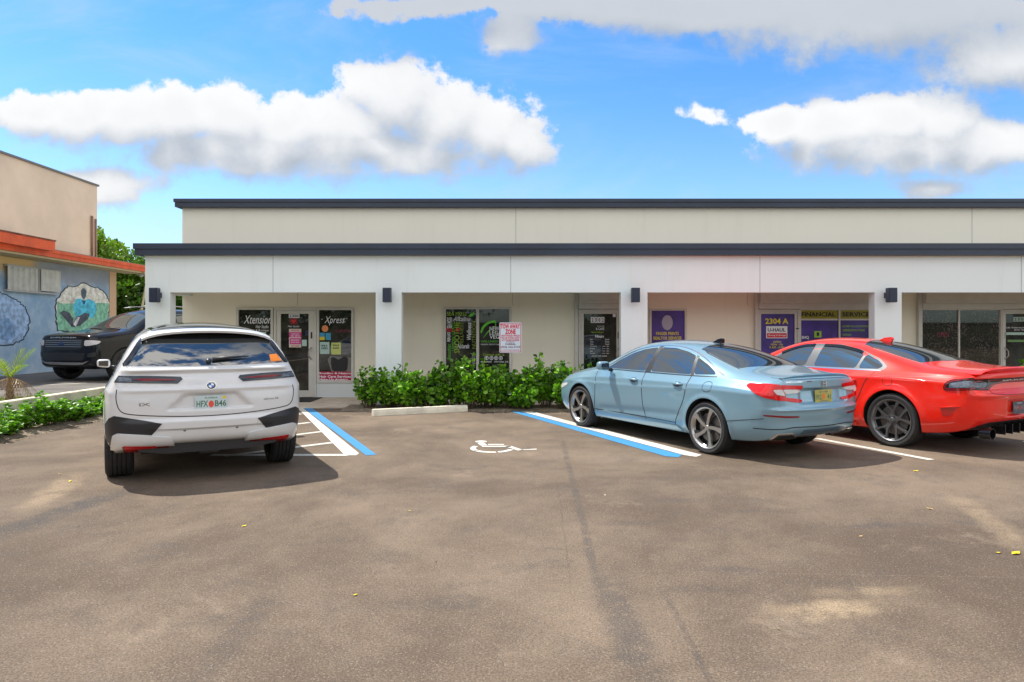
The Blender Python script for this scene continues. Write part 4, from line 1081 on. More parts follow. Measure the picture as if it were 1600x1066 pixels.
def wheel_parts(style, r, w, rr):
    """list of (name, mesh, material, sharp)"""
    h = w/2; out = []
    bar = MB().lathe([(rr - .002, -h + .02), (rr - .03, -h + .05), (rr - .035, h - .06), (rr - .018, h - .018), (rr - .004, h - .008), (rr + .004, h - .006), (rr + .004, h - .014)], 64)
    lip = MB().lathe([(rr - .030, h - .045), (rr - .020, h - .016), (rr - .006, h - .004), (rr + .003, h - .002), (rr + .004, h - .012)], 64)
    lip.lathe([(rr - .034, h - .05), (rr - .030, h - .045)], 64)
    back = MB().lathe([(0.02, h - .13), (rr*.55, h - .13), (rr - .03, h - .10), (rr - .03, -h + .05)], 48)
    disc = MB().lathe([(.05, h - .085), (rr*.70, h - .085), (rr*.70, h - .105), (.05, h - .105)], 48)
    R0 = .035; R1 = rr - .012; sp = MB(); dk = MB()
    if style == 'twist5':
        for k in range(5):
            A = pi/2 + k*2*pi/5 + .25
            tw = lambda t: .30*t - .12
            rs = [.030, .075, .13, .18, R1]
            spoke(sp, rs, [tw(i/4) - x for i, x in enumerate((.62, .30, .19, .17, .20))], [tw(i/4) + x for i, x in enumerate((.62, .26, .12, .085, .07))], [h - .028, h - .024, h - .020, h - .014, h - .010], .028, A)
            spoke(dk, rs, [tw(i/4) + x + .005 for i, x in enumerate((.62, .26, .12, .085, .07))], [tw(i/4) + x for i, x in enumerate((.72, .42, .26, .24, .30))], [h - .040, h - .036, h - .034, h - .030, h - .026], .03, A)
    elif style == 'y5':
        for k in range(5):
            A = pi/2 + k*2*pi/5 + .0
            spoke(sp, [.03, .09, .125], [-.8, -.30, -.24], [.8, .30, .24], [h - .045, h - .035, h - .030], .032, A)
            for sg in (-1, 1):
                c = [sg*x for x in (.10, .19, .30, .355)]; wd = [.15, .085, .060, .085]
                spoke(sp, [.115, .155, .205, R1], [a - b for a, b in zip(c, wd)], [a + b for a, b in zip(c, wd)], [h - .032, h - .024, h - .016, h - .010], .03, A)
    else:
        for k in range(10):
            A = k*2*pi/10 + (.10 if k % 2 else -.10)
            spoke(sp, [.03, .1, R1], [-.5, -.12, -.07], [.5, .12, .07], [h - .04, h - .03, h - .012], .03, A)
    hub = MB().lathe([(0.0005, h - .018), (.030, h - .019), (.034, h - .024), (.036, h - .05)], 24)
    nut = MB()
    for k in range(5):
        A = pi/2 + k*2*pi/5 + pi/5
        nut.lathe([(.0005, h - .026), (.008, h - .026), (.009, h - .05)], 10, 'y', (.058*cos(A), 0, .058*sin(A)))
    hubring = MB().lathe([(.0005, h - .030), (.075, h - .036), (.08, h - .06)], 32)
    face = {'twist5': M_RIMS, 'y5': M_RIMG}.get(style, M_RIMD)
    out.append(('rim', lip, face, 35)); out.append(('barrel', bar, M_RIMD, 35)); out.append(('spokes', sp, face, 40))
    if dk.v: out.append(('spoke_insets', dk, M_RIMD, 40))
    out.append(('hub_plate', hubring, face if style != 'twist5' else M_RIMD, 40)); out.append(('hub_cap', hub, face, 40)); out.append(('wheel_nuts', nut, M_RIMD, 40))
    out.append(('brake_disc', disc, M_BRAKE, 40)); out.append(('barrel_back', back, M_LINER, 40))
    return out
def add_wheels(car, axles, r, w, rr, style, half):
    protos = None
    for x in axles:
        for sg in (1, -1):
            e = bpy.data.objects.new('wheel', None); COL.objects.link(e); e.parent = car.root
            e.location = (x, sg*(half - w/2), r); e.rotation_euler = (0, 0.37*x, 0 if sg > 0 else pi)
            if protos is None:
                protos = [tyre_mb(r, w, rr).build('tyre', M_TYRE, e, smooth=True, sharp=28)]
                for n, mb, m, shp in wheel_parts(style, r, w, rr): protos.append(mb.build(n, m, e, sharp=shp))
            else:
                for p in protos: c = p.copy(); COL.objects.link(c); c.parent = e
def underside(car, x0, x1, hw, z):
    x0 += .25; z += .05
    car.part('underbody', MB().box(x0, x1, -hw, hw, z, z + .15, b=.02), M_LINER)
def mirror_part(car, x, y, z, cap_m, sz=(.12, .20, .15)):
    for sg in (1, -1):
        e = bpy.data.objects.new('wing_mirror', None); COL.objects.link(e); e.parent = car.root; e.location = (x, sg*y, z)
        bm = bmesh.new(); bmesh.ops.create_cube(bm, size=1); bmesh.ops.subdivide_edges(bm, edges=bm.edges, cuts=1, use_grid_fill=True)
        for v in bm.verts:
            v.co = Vector((v.co.x*sz[0]*(1.0 - .25*abs(v.co.y)), v.co.y*sz[1]*sg, v.co.z*sz[2]*(1 - .25*(v.co.y+.5) if v.co.z < 0 else 1)))
            if v.co.x > 0: v.co.x += .02 - .9*abs(v.co.z)*.3
        me = bpy.data.meshes.new('housing'); bmesh.ops.recalc_face_normals(bm, faces=bm.faces); bm.to_mesh(me); bm.free(); me.materials.append(cap_m); me.shade_smooth()
        o = bpy.data.objects.new('housing', me); COL.objects.link(o); o.parent = e; md = o.modifiers.new('s', 'SUBSURF'); md.levels = 2; md.render_levels = 2
        MB().tube([(.01, -sg*.09, -.045), (.015, -sg*.17, -.06)], [.022, .03], 8).build('mirror_stalk', M_TRIM, e, smooth=True)
        MB().lathe([(.0005, 0), (.075, 0)], 20, 'z', (0, 0, 0))
        g = MB().add([(-sz[0]*.50, -sg*sz[1]*.36, -sz[2]*.3), (-sz[0]*.50, sg*sz[1]*.34, -sz[2]*.22), (-sz[0]*.50, sg*sz[1]*.34, sz[2]*.3), (-sz[0]*.50, -sg*sz[1]*.36, sz[2]*.34)], [(0, 1, 2, 3) if sg < 0 else (3, 2, 1, 0)])
        g.build('mirror_glass', M_CARGLASS, e)
def handle_part(car, x, z, m=None, L=.19):
    for sg in (1, -1):
        h = car.hit((x, sg*5, z), (0, -sg, 0)); 
        if not h: continue
        y = h[0].y
        mb = MB(); pts = [(x - L/2, y - sg*.004, z), (x - L*.36, y + sg*.024, z + .003), (x, y + sg*.032, z + .005), (x + L*.36, y + sg*.024, z + .003), (x + L/2, y - sg*.004, z)]
        mb.tube(pts, [.011, .015, .016, .015, .011], 8)
        car.part('door_handle', mb, m or car.paint, smooth=True)
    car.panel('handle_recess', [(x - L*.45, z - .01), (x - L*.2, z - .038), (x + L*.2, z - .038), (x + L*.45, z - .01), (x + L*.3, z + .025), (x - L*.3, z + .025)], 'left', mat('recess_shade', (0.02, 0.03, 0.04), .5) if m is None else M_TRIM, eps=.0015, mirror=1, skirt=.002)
def plate(car, centre, n, w, h, col, parts):
    """number plate at a car-space centre, facing n"""
    n = Vector(n).normalized(); r = Vector((0, 0, 1)).cross(n).normalized(); u = n.cross(r)
    e = bpy.data.objects.new('licence_plate', None); COL.objects.link(e); e.parent = car.root; e.location = centre
    mb = MB(); c = [r*sx*w/2 + u*sy*h/2 for sx, sy in ((-1, -1), (1, -1), (1, 1), (-1, 1))]
    mb.prism(c, n*.004).build('plate', col, e)
    for body, cx, cy, tw, th, m in parts:
        if body == 'dot':
            q = MB().prism([r*(cx + tw*cos(a)) + u*(cy + th*sin(a)) + n*.0045 for a in [k*pi/6 for k in range(12)]], n*.001); q.build('emblem', m, e)
        else:
            text_obj('lettering', body, m, r*cx + u*cy + n*.0045, r, u, tw, th, e, .02, ext=.0004)
    return e

# =============================================================== pale blue sedan
ACC = [
 (-.955,.33,.78,.80,.795,.935,.745,1.010,.64,1.030),
 (-.78,.25,.885,.855,.870,.960,.800,1.035,.66,1.062),
 (-.40,.22,.925,.880,.905,.980,.825,1.065,.67,1.098),
 (-.12,.21,.930,.885,.910,.985,.835,1.140,.66,1.190),
 (.25,.20,.928,.880,.912,.985,.845,1.255,.625,1.325),
 (.65,.20,.925,.875,.912,.980,.850,1.345,.605,1.415),
 (1.20,.20,.925,.870,.912,.970,.855,1.395,.595,1.462),
 (1.72,.20,.925,.865,.910,.960,.855,1.365,.600,1.435),
 (2.08,.20,.925,.860,.908,.955,.855,1.225,.635,1.300),
 (2.46,.20,.925,.845,.905,.945,.850,1.035,.690,1.085),
 (2.80,.20,.922,.815,.900,.910,.835,.985,.640,1.010),
 (3.20,.21,.905,.770,.880,.855,.800,.920,.600,.945),
 (3.50,.22,.850,.700,.830,.780,.740,.835,.560,.860),
 (3.66,.25,.760,.620,.740,.700,.660,.750,.500,.775)]
ACR = [(0,.03,.05),(.0,.09,.12),(.01,.10,.14),(.0,.065,.09),(.0,.06,.085),(.01,.06,.085),(.01,.06,.085)]
ACF = [(0,.06,.09),(.02,.10,.15),(.02,.11,.16),(.01,.11,.16),(0,.09,.13),(0,.08,.10),(0,.05,.07)]
M_BLUEP = paint('pale_blue_pearl_paint', (0.215, 0.375, 0.475), 0.35, 0.30)
def sc_acc(co, x, y, z):
    flare(co, x, y, z, 0, .345, .375, .014); flare(co, x, y, z, 2.83, .345, .375, .014)
    ridge(co, x, y, z, .80 - .018*x + .035*np.exp(-(x/.7)**2), .013, .028, .10, -.85, 3.3)
    # hollow above the sill, rising towards the rear wheel
    zl = .47 - .045*x; co[:, 1] -= np.sign(y)*.012*np.exp(-((z - zl)/.05)**2)*sst(x, .4, .6)*sst(-x, -2.45, -2.2)*(np.abs(y) > .6)
    rear = (x < -.7); a = sst(-x, .55, .85)
    co[:, 0] += rear*.035*sst(-np.abs(y), -.46, -.36)*sst(z, .695, .735)*sst(-z, -.905, -.865)       # plate recess
    co[:, 0] -= rear*.018*np.exp(-((z - .645)/.022)**2)*sst(-np.abs(y), -.9, -.7)                     # bumper shelf
    co[:, 0] += rear*.012*np.exp(-((z - .50)/.06)**2)
def sc_ix(co, x, y, z):
    flare(co, x, y, z, 0, .40, .435, .012, .05); flare(co, x, y, z, 3.0, .40, .435, .012, .05)
    ridge(co, x, y, z, .985 - .01*x, .010, .03, .09, -.7, 3.4)
    rear = (x < -.6)
    ya = .25 + .135*np.clip((.93 - z)/.14, 0, 1)
    co[:, 0] += rear*.040*sst(-np.abs(y), -(ya + .035), -(ya - .03))*sst(z, .765, .80)*sst(-z, -.955, -.915)
    co[:, 0] -= rear*.020*np.exp(-((z - 1.185)/.020)**2)*sst(-np.abs(y), -.86, -.7)                   # ledge under the glass
    co[:, 0] += rear*.012*np.exp(-((z - 1.135)/.025)**2)*sst(-np.abs(y), -.86, -.7)
    co[:, 0] -= rear*.016*np.exp(-((z - .985)/.022)**2)*sst(-np.abs(y), -.9, -.7)                     # edge below the lamps
    co[:, 0] -= rear*.022*sst(-z, -.70, -.66)*sst(-np.abs(y), -.9, -.7)                               # bumper stands proud of the hatch
    co[:, 0] += rear*.020*sst(-z, -.595, -.57)*sst(-np.abs(y), -.62, -.55)
def sc_ch(co, x, y, z):
    flare(co, x, y, z, 0, .375, .405, .018, .05); flare(co, x, y, z, 3.05, .375, .405, .016, .05)
    ridge(co, x, y, z, .93 - .05*np.clip(x - .5, 0, 9)*.6, .012, .03, .08, -.95, 1.6)
    co[:, 1] -= np.sign(y)*.020*np.exp(-((z - (.60 + .02*x))/.12)**2)*sst(x, .45, .9)*sst(-x, -2.6, -2.2)*(np.abs(y) > .6)
    rear = (x < -.8)
    co[:, 0] += rear*.030*sst(-np.abs(y), -.30, -.22)*sst(z, .48, .52)*sst(-z, -.72, -.68)
    co[:, 0] -= rear*.025*np.exp(-((z - .77)/.035)**2)*sst(-np.abs(y), -.9, -.75)
    co[:, 0] += rear*.020*sst(z, .83, .85)*sst(-z, -.99, -.965)*sst(-np.abs(y), -.84, -.80)
acc = Car('blue_sedan', 'pale blue sedan parked nose-in at an angle beside the shrubs', (3.294, 9.214), 29.0, ACC, ACR, ACF, M_BLUEP, crease=.6, sculpt=sc_acc)
acc.finish_body([(0, .375, .345), (2.83, .375, .345)])
add_wheels(acc, (0, 2.83), .336, .235, .266, 'twist5', .925)
underside(acc, -.75, 3.5, .62, .17)
c6 = lambda p: acc.zc(860, 500, 4.442, p); c7 = lambda p: acc.zc(1080, 500, 4.443, p)
def accord():
    c = acc; G_ = M_CARGLASS
    # windows, both sides (x,z)
    fw = [(2.20, 1.000), (1.98, 1.130), (1.76, 1.235), (1.52, 1.305), (1.33, 1.330), (1.245, 1.335), (1.29, 1.0)]
    rw = [(1.16, 1.0), (1.165, 1.340), (.90, 1.335), (.62, 1.290), (.44, 1.240), (.36, 1.0)]
    qw = [(.30, 1.005), (.385, 1.222), (.15, 1.135), (-.02, 1.055), (-.06, 1.02)]
    c.panel('side_window', fw, 'left', G_, mirror=1, chaikin=1, eps=.003); c.panel('side_window', rw, 'left', G_, mirror=1, chaikin=1, eps=.003); c.panel('side_window', qw, 'left', G_, mirror=1, chaikin=1, eps=.003)
    c.panel('window_pillar', [(1.285, .99), (1.24, 1.35), (1.17, 1.355), (1.165, .99)], 'left', M_TRIM, eps=.0022, mirror=1, chaikin=0)
    c.panel('window_pillar', [(.36, .99), (.44, 1.25), (.385, 1.235), (.30, .99)], 'left', M_TRIM, eps=.0022, mirror=1, chaikin=0)
    c.line('window_trim', [(2.30, .985), (2.02, 1.145), (1.78, 1.260), (1.52, 1.335), (1.2, 1.365), (.88, 1.362), (.6, 1.318), (.38, 1.255), (.14, 1.160), (-.06, 1.065), (-.19, 1.02)], 'left', .022, M_CHROME, eps=.006, mirror=1)
    c.line('window_seal', [(2.28, .985), (1.2, .982), (.3, .985), (-.10, .995)], 'left', .014, M_TRIM, eps=.004, mirror=1)
    # windscreen and rear window
    c.panel('windscreen', [(2.42, .62), (2.50, 0), (2.42, -.62), (1.78, -.50), (1.70, 0), (1.78, .50)], 'top', G_, chaikin=1)
    c.panel('rear_window', [(-.26, .60), (-.33, 0), (-.26, -.60), (.02, -.57), (.52, -.49), (.60, 0), (.52, .49), (.02, .57)], 'top', G_, chaikin=1, eps=.004)
    c.line('rear_window_seal', [(-.28, .62), (.02, .59), (.52, .51), (.62, 0), (.52, -.51), (.02, -.59), (-.28, -.62)], 'top', .018, M_TRIM, eps=.003)
    # panel gaps
    for pts in ([(2.42, .93), (2.40, .70), (2.43, .40), (2.45, .30)], [(1.26, .985), (1.27, .8), (1.25, .50), (1.20, .30)],
                [(.33, .985), (.36, .82), (.42, .62), (.56, .42), (.60, .30)], [(2.45, .335), (1.5, .345), (.60, .335)]):
        c.line('panel_gap', pts, 'left', .010, mirror=1)
    c.line('panel_gap', [(2.48, .84), (2.46, .70), (2.62, .52)], 'top', .006, mirror=0)
    c.line('fuel_door', [(-.10, .93), (.06, .93), (.07, .80), (-.08, .80)], 'left', .006, closed=True)
    c.line('panel_gap', c7([(240, 702), (330, 696), (505, 687)]), 'pix', .006, mirror=1, eps=.003)
    # side skirt
    c.panel('side_skirt', [(2.38, .30), (2.20, .345), (1.2, .31), (.55, .30), (.46, .235), (1.2, .235), (2.44, .24)], 'left', c.paint, eps=.022, mirror=1, skirt=.03)
    for x in (1.46, .53): handle_part(c, x, .865)
    mirror_part(c, 2.06, 1.02, 1.035, M_BLUEP)
    # tail lamps
    c.panel('tail_light', c7([(382, 458), (408, 440), (520, 445), (618, 452), (640, 484), (655, 540), (668, 566), (600, 560), (505, 540), (440, 510)]), 'pix', M_REDL, mirror=1, eps=.012, skirt=.02)
    c.panel('tail_light', c7([(622, 453), (700, 455), (776, 457), (762, 482), (640, 484)]), 'pix', M_REDL, mirror=1, eps=.012, skirt=.02)
    c.panel('tail_light', c7([(655, 540), (715, 546), (768, 556), (764, 575), (720, 573), (668, 566)]), 'pix', M_REDL, mirror=1, eps=.012, skirt=.02)
    c.panel('reversing_light', c7([(566, 490), (628, 484), (648, 530), (592, 522)]), 'pix', M_CLEAR, mirror=1, eps=.020, skirt=.01)
    c.panel('reversing_light', c7([(632, 486), (755, 484), (735, 507), (652, 517)]), 'pix', M_CLEAR, mirror=1, eps=.020, skirt=.02)
    c.line('boot_gap', [(-.955, .62), (-.80, .655)], 'top', .007, mirror=1)
    # boot lid: lip spoiler, recess, emblem, plate
    sp = []
    mb = MB(); 
    n = 17
    for i in range(n):
        y = -.62 + 1.24*i/(n-1); e = 1 - (abs(y)/.64)**4
        h = c.hit((-.885 - .055*(1-(y/.62)**2), y, 3), (0, 0, -1))
        x, z = h[0].x, h[0].z
        for dx, dz in ((.07, -.004), (.02, .014*e), (-.035, .026*e + .002), (-.04, .012*e), (-.02, -.012)): mb.v.append(Vector((x + dx, y, z + dz)))
    for i in range(n-1):
        for k in range(5):
            mb.f.append([i*5+k, i*5+(k+1) % 5, (i+1)*5+(k+1) % 5, (i+1)*5+k])
    c.part('boot_spoiler', mb, c.paint, sharp=40)
    c.line('spoiler_shadow_gap', [(.60, 1.000), (.3, 1.006), (0, 1.008), (-.3, 1.006), (-.60, 1.000)], 'rear', .008, M_TRIM)
    def outline(pts, wd, nm, **k): c.line(nm, pts, 'rear', wd, **k)
    rec = [(-.36, .872), (0, .882), (.36, .872), (.43, .79), (.37, .712), (0, .70), (-.37, .712), (-.43, .79)]
    h = c.hit((-5, -.0, .955), (1, 0, 0)); p = h[0]
    hb = MB()
    for (a, b, c_, d) in ((-.030, -.016, -.026, .026), (.016, .030, -.026, .026), (-.018, .018, -.006, .006)): hb.box(p.x - .012, p.x + .01, a, b, .942 + c_, .942 + d, b=.002)
    e = bpy.data.objects.new('emblem', None); COL.objects.link(e); e.parent = c.root
    hb.build('emblem_letter', M_CHROME, e)
    fr = [(-.045, .035), (.045, .035), (.036, -.038), (-.036, -.038)]; f2 = MB()
    for i in range(4):
        a, b = fr[i], fr[(i+1) % 4]; f2.tube([(p.x - .006, a[0], .942 + a[1]), (p.x - .006, b[0], .942 + b[1])], .004, 6)
    f2.build('emblem_frame', M_CHROME, e)
    c.letters('ACCORD', (-.60, -.36, .985, .965), 'rear', M_CHROME, eps=.004, name='model_lettering'); c.letters('2.0T', (.40, .50, .735, .715), 'rear', M_CHROME, eps=.004, name='model_lettering')
    c.letters('SPORT', (-.29, -.21, .982, .970), 'rear', M_DREDL, eps=.004, name='model_lettering')
    h = c.hit((-5, 0, .79), (1, 0, 0))[0]
    plate(c, (h.x - .018, 0, .79), (-1, 0, .06), .31, .155, mat('plate_yellow_green', srgb(170, 165, 80), .5, var=.15, vscale=14),
        [('GATORS', 0, .052, .16, .018, C('plate_blue', (60, 70, 120))), ('PXZ', -.085, -.01, .10, .06, C('plate_green', (70, 110, 90))), ('41', .10, -.01, .07, .06, C('plate_green', (70, 110, 90))), ('dot', 0, -.005, .030, .038, C('plate_orange', (215, 120, 50))), ('FLORIDA', 0, -.060, .14, .015, C('plate_blue', (60, 70, 120)))])
    # bumper details
    c.panel('bumper_reflector', [(-.84, .575), (-.60, .555), (-.44, .555), (-.44, .572), (-.60, .578), (-.83, .592)], 'rear', M_DREDL, eps=.005, mirror=1, chaikin=1)
    c.line('bumper_crease', [(-.86, .42), (-.62, .42), (-.52, .44), (-.3, .435), (0, .43), (.3, .435), (.52, .44), (.62, .42), (.86, .42)], 'rear', .010, M_GAP, eps=.004)
    c.panel('exhaust_finisher', c7([(536, 832), (592, 794), (712, 786), (736, 815), (705, 827), (612, 832)]), 'pix', M_CHROME, eps=.016, mirror=1, chaikin=1, skirt=.03)
    c.panel('exhaust_opening', c7([(560, 828), (602, 800), (705, 793), (722, 813), (700, 820), (612, 826)]), 'pix', M_BLACK, eps=.018, mirror=1, chaikin=1)
    c.panel('rear_valance', [(-.36, .345), (-.34, .40), (.34, .40), (.36, .345)], 'rear', mat('dark_blue_valance', (.07, .12, .16), .5), eps=.003, chaikin=0)
    # aerial fin
    z = c.hit((.72, 0, 3), (0, 0, -1))[0].z
    f = MB().prism([(.62, -.022, z - .008), (.80, -.014, z - .008), (.70, -.010, z + .045), (.61, -.012, z + .062), (.585, -.016, z + .03)], (0, 0, 0))
    f = MB(); L_ = [(.58, z - .01, .028), (.82, z - .012, .006)]
    prof = [(.585, z - .01), (.84, z - .012), (.76, z + .012), (.68, z + .05), (.60, z + .066), (.575, z + .05)]
    f.prism([(x, -.02, zz) for x, zz in prof], (0, .04, 0)); c.part('aerial_fin', f, M_GLOSSB, sharp=30)
    # head lamp wraps
    c.panel('headlight', [(3.28, .70), (3.50, .66), (3.66, .62), (3.64, .57), (3.45, .60), (3.26, .665)], 'left', M_CLEAR, mirror=1, eps=.006)
    c.line('bonnet_gap', [(2.50, .80), (2.9, .80), (3.3, .74), (3.55, .64)], 'top', .007, mirror=1)
accord()

# =============================================================== white electric SUV
IX = [
 (-.80,.43,.875,.950,.885,1.110,.855,1.205,.780,1.230),
 (-.66,.40,.955,.975,.950,1.115,.885,1.400,.715,1.445),
 (-.50,.34,.978,.985,.962,1.115,.900,1.550,.675,1.598),
 (-.20,.30,.985,.985,.965,1.110,.908,1.590,.660,1.645),
 (.30,.26,.985,.985,.968,1.105,.910,1.600,.640,1.680),
 (1.0,.25,.985,.980,.968,1.100,.912,1.620,.640,1.702),
 (1.60,.25,.985,.975,.965,1.095,.912,1.610,.640,1.695),
 (2.10,.25,.985,.970,.962,1.090,.910,1.500,.665,1.590),
 (2.50,.25,.985,.965,.960,1.085,.905,1.300,.710,1.370),
 (2.90,.25,.985,.955,.960,1.070,.895,1.125,.740,1.165),
 (3.25,.26,.980,.920,.950,1.030,.870,1.080,.690,1.110),
 (3.60,.28,.940,.860,.910,.960,.830,1.010,.640,1.040),
 (3.82,.32,.850,.780,.820,.880,.760,.920,.580,.950)]
IXR = [(0,.07,.09),(.01,.10,.125),(.015,.11,.14),(.01,.10,.135),(-.02,.055,.085),(-.02,.035,.06),(-.02,.03,.05)]
IXF = [(0,.06,.09),(.02,.09,.12),(.02,.10,.14),(.02,.10,.15),(0,.09,.13),(0,.08,.10),(0,.05,.07)]
M_WHITEP = paint('mineral_white_paint', (0.70, 0.70, 0.70), 0.05, 0.35)
ix = Car('white_suv', 'white electric SUV parked nose-in at the left beside the hatched aisle', (-3.57, 7.90), 29.0, IX, IXR, IXF, M_WHITEP, crease=.6, sculpt=sc_ix)
ix.finish_body([(0, .435, .40), (3.0, .435, .40)])
add_wheels(ix, (0, 3.0), .395, .275, .28, 'multi', .975)
underside(ix, -.62, 3.7, .66, .22)
def bmw():
    c = ix; z3 = lambda p: c.zc(140, 480, 3.553, p); G_ = M_CARGLASS
    gz = [(-.80, 1.235), (-.745, 1.33), (-.66, 1.49), (-.60, 1.555), (-.3, 1.572), (0, 1.576), (.3, 1.572), (.60, 1.555), (.66, 1.49), (.745, 1.33), (.80, 1.235), (.3, 1.222), (0, 1.220), (-.3, 1.222)]
    c.panel('rear_window', gz, 'rear', G_, chaikin=1, eps=.004, res=.05)
    c.panel('window_surround', [(-.66, 1.47), (-.60, 1.56), (-.3, 1.578), (0, 1.582), (.3, 1.578), (.60, 1.56), (.66, 1.47), (.54, 1.505), (.2, 1.50), (-.2, 1.50), (-.54, 1.505)], 'rear', M_GLOSSB, chaikin=1, eps=.0065, res=.04)
    for sg in (1, -1):
        c.panel('window_surround', [(sg*.665, 1.48), (sg*.75, 1.33), (sg*.815, 1.232), (sg*.755, 1.232), (sg*.70, 1.33), (sg*.61, 1.48)], 'rear', M_GLOSSB, chaikin=1, eps=.0065, res=.03)
    # roof spoiler
    mb = MB(); n = 19
    for i in range(n):
        y = -.64 + 1.28*i/(n-1); k = 1
        for dx, dz in ((-.36, 0), (-.60, -.006), (-.665, -.030), (-.655, -.052), (-.52, -.055)):
            h = c.hit((-.36, y*.98, 4), (0, 0, -1))
            x = dx + .05*(y/.6)**2; zt = h[0].z + .006
            mb.v.append(Vector((x, y, zt + dz - (.0 if dx > -.4 else .012*(abs(y)/.6)**3))))
    for i in range(n-1):
        for k in range(5): mb.f.append([i*5+k, i*5+(k+1) % 5, (i+1)*5+(k+1) % 5, (i+1)*5+k])
    mb.f.append([0, 1, 2, 3, 4]); mb.f.append([(n-1)*5 + k for k in range(5)][::-1])
    c.part('roof_spoiler', mb, c.paint, sharp=35)
    c.panel('brake_light', [(-.18, 1.555), (.18, 1.555), (.18, 1.565), (-.18, 1.565)], 'rear', M_DREDL, chaikin=0, eps=.008)
    c.panel('roof_glass', [(-.30, .54), (-.36, 0), (-.30, -.54), (.6, -.56), (1.7, -.54), (1.85, 0), (1.7, .54), (.6, .56)], 'top', M_GLOSSB, chaikin=1, eps=.003)
    # side glass
    c.panel('side_window', [(-.52, 1.155), (-.40, 1.42), (.0, 1.53), (.6, 1.575), (1.5, 1.57), (1.95, 1.50), (2.35, 1.32), (2.62, 1.16), (1.2, 1.14), (0, 1.14)], 'left', G_, mirror=1, chaikin=1)
    c.line('window_trim', [(-.58, 1.135), (0, 1.12), (1.2, 1.12), (2.7, 1.14)], 'left', .018, M_CHROME, mirror=1, eps=.004)
    c.panel('windscreen', [(2.85, .66), (2.95, 0), (2.85, -.66), (2.15, -.54), (2.0, 0), (2.15, .54)], 'top', G_, chaikin=1)
    # slim tail lamps, dark with paler outer ends
    lamp = z3([(138, 419), (163, 382), (330, 384), (506, 389), (516, 400), (488, 425), (330, 424)])
    for o in c.panel('tail_light', lamp, 'pix', M_SMOKE, mirror=1, chaikin=0, eps=.010, skirt=.02): pass
    c.panel('lamp_strip', z3([(150, 414), (166, 391), (215, 394), (235, 402), (232, 416)]), 'pix', M_SMOKE2, mirror=1, chaikin=0, eps=.014)
    c.panel('lamp_strip', z3([(240, 404), (300, 398), (470, 402), (480, 408), (300, 412)]), 'pix', M_DREDL, mirror=1, chaikin=0, eps=.014)
    # hatch gap
    c.line('hatch_gap', [(-.855, 1.0), (-.865, .90), (-.83, .775), (-.72, .745), (-.35, .715), (0, .705), (.35, .715), (.72, .745), (.83, .775), (.86, .90), (.845, .985)], 'rear', .009)
    # number plate recess
    rec = [(-.38, .795), (-.27, .925), (0, .935), (.27, .925), (.38, .795)]
    # emblem
    h = c.hit((-5, 0, 1.015), (1, 0, 0)); p = h[0]; n = h[1]
    e = bpy.data.objects.new('emblem', None); COL.objects.link(e); e.parent = c.root; e.location = p + n*.002
    r = Vector((0, 0, 1)).cross(n).normalized(); u = n.cross(r)
    def disc(R0, R1, a0, a1, m, nm, o1, th=.004, seg=32):
        q = MB(); k = max(3, int(seg*(a1-a0)/(2*pi)))
        for i in range(k):
            b0 = a0 + (a1-a0)*i/k; b1 = a0 + (a1-a0)*(i+1)/k
            pt = [r*R0*cos(b0) + u*R0*sin(b0), r*R1*cos(b0) + u*R1*sin(b0), r*R1*cos(b1) + u*R1*sin(b1), r*R0*cos(b1) + u*R0*sin(b1)]
            if R0 < 1e-6: pt = pt[:3]
            q.prism([x_ + n*o1 for x_ in pt], n*th)
        q.build(nm, m, e)
    disc(0, .046, 0, 2*pi, M_GLOSSB, 'emblem_ring', 0); disc(.043, .047, 0, 2*pi, M_CHROME, 'emblem_rim', .0005, .006)
    for i in range(4): disc(0, .027, i*pi/2, (i+1)*pi/2, C('emblem_white', (235, 235, 235), .2) if i % 2 == 0 else C('emblem_blue', (40, 110, 190), .2), 'emblem_quarter', .0045, .001, 24)
    for s_, a in (('B', pi*.80), ('M', pi*.5), ('W', pi*.20)):
        text_obj('emblem_letter', s_, C('emblem_white', (235, 235, 235)), r*.035*cos(a) + u*.035*sin(a) + n*.0048, r, u, .010, .009, e, .02, ext=.0002)
    c.letters('iX', (-.66, -.56, .865, .832), 'rear', M_CHROME, eps=.004, name='model_lettering'); c.letters('xDrive 50', (.52, .68, .862, .840), 'rear', M_ALUD, eps=.003, name='model_lettering')
    h = c.hit((-5, 0, .835), (1, 0, 0))[0]
    plate(c, (h.x - .014, 0, .835), (-1, 0, .03), .31, .155, C('plate_white', (190, 205, 205)),
        [('FLORIDA', 0, .055, .12, .016, C('plate_green', (75, 145, 115))), ('HFX', -.085, -.005, .11, .065, C('plate_green', (75, 145, 115))), ('B46', .09, -.005, .11, .065, C('plate_green', (75, 145, 115))), ('dot', 0, -.01, .026, .036, C('plate_orange2', (225, 80, 60))), ('dot', .125, .055, .02, .014, C('plate_yellow', (225, 195, 40))), ('SUNSHINE STATE', 0, -.062, .20, .013, C('plate_green', (75, 145, 115)))])
    # dark corner trims and lower bumper
    c.panel('corner_trim', z3([(86, 650), (108, 618), (135, 605), (260, 624), (402, 648), (345, 711), (152, 701), (132, 715), (126, 745), (125, 790), (100, 765), (88, 700)]), 'pix', M_GLOSSB if False else M_TRIM, mirror=1, chaikin=0, eps=.006, skirt=.01)
    q = MB().prism([(-.80, y, z) for y, z in ((-.70, .46), (.70, .46), (.66, .36), (.40, .325), (-.40, .325), (-.66, .36))], (.34, 0, 0)); c.part('rear_diffuser', q, M_TRIM)
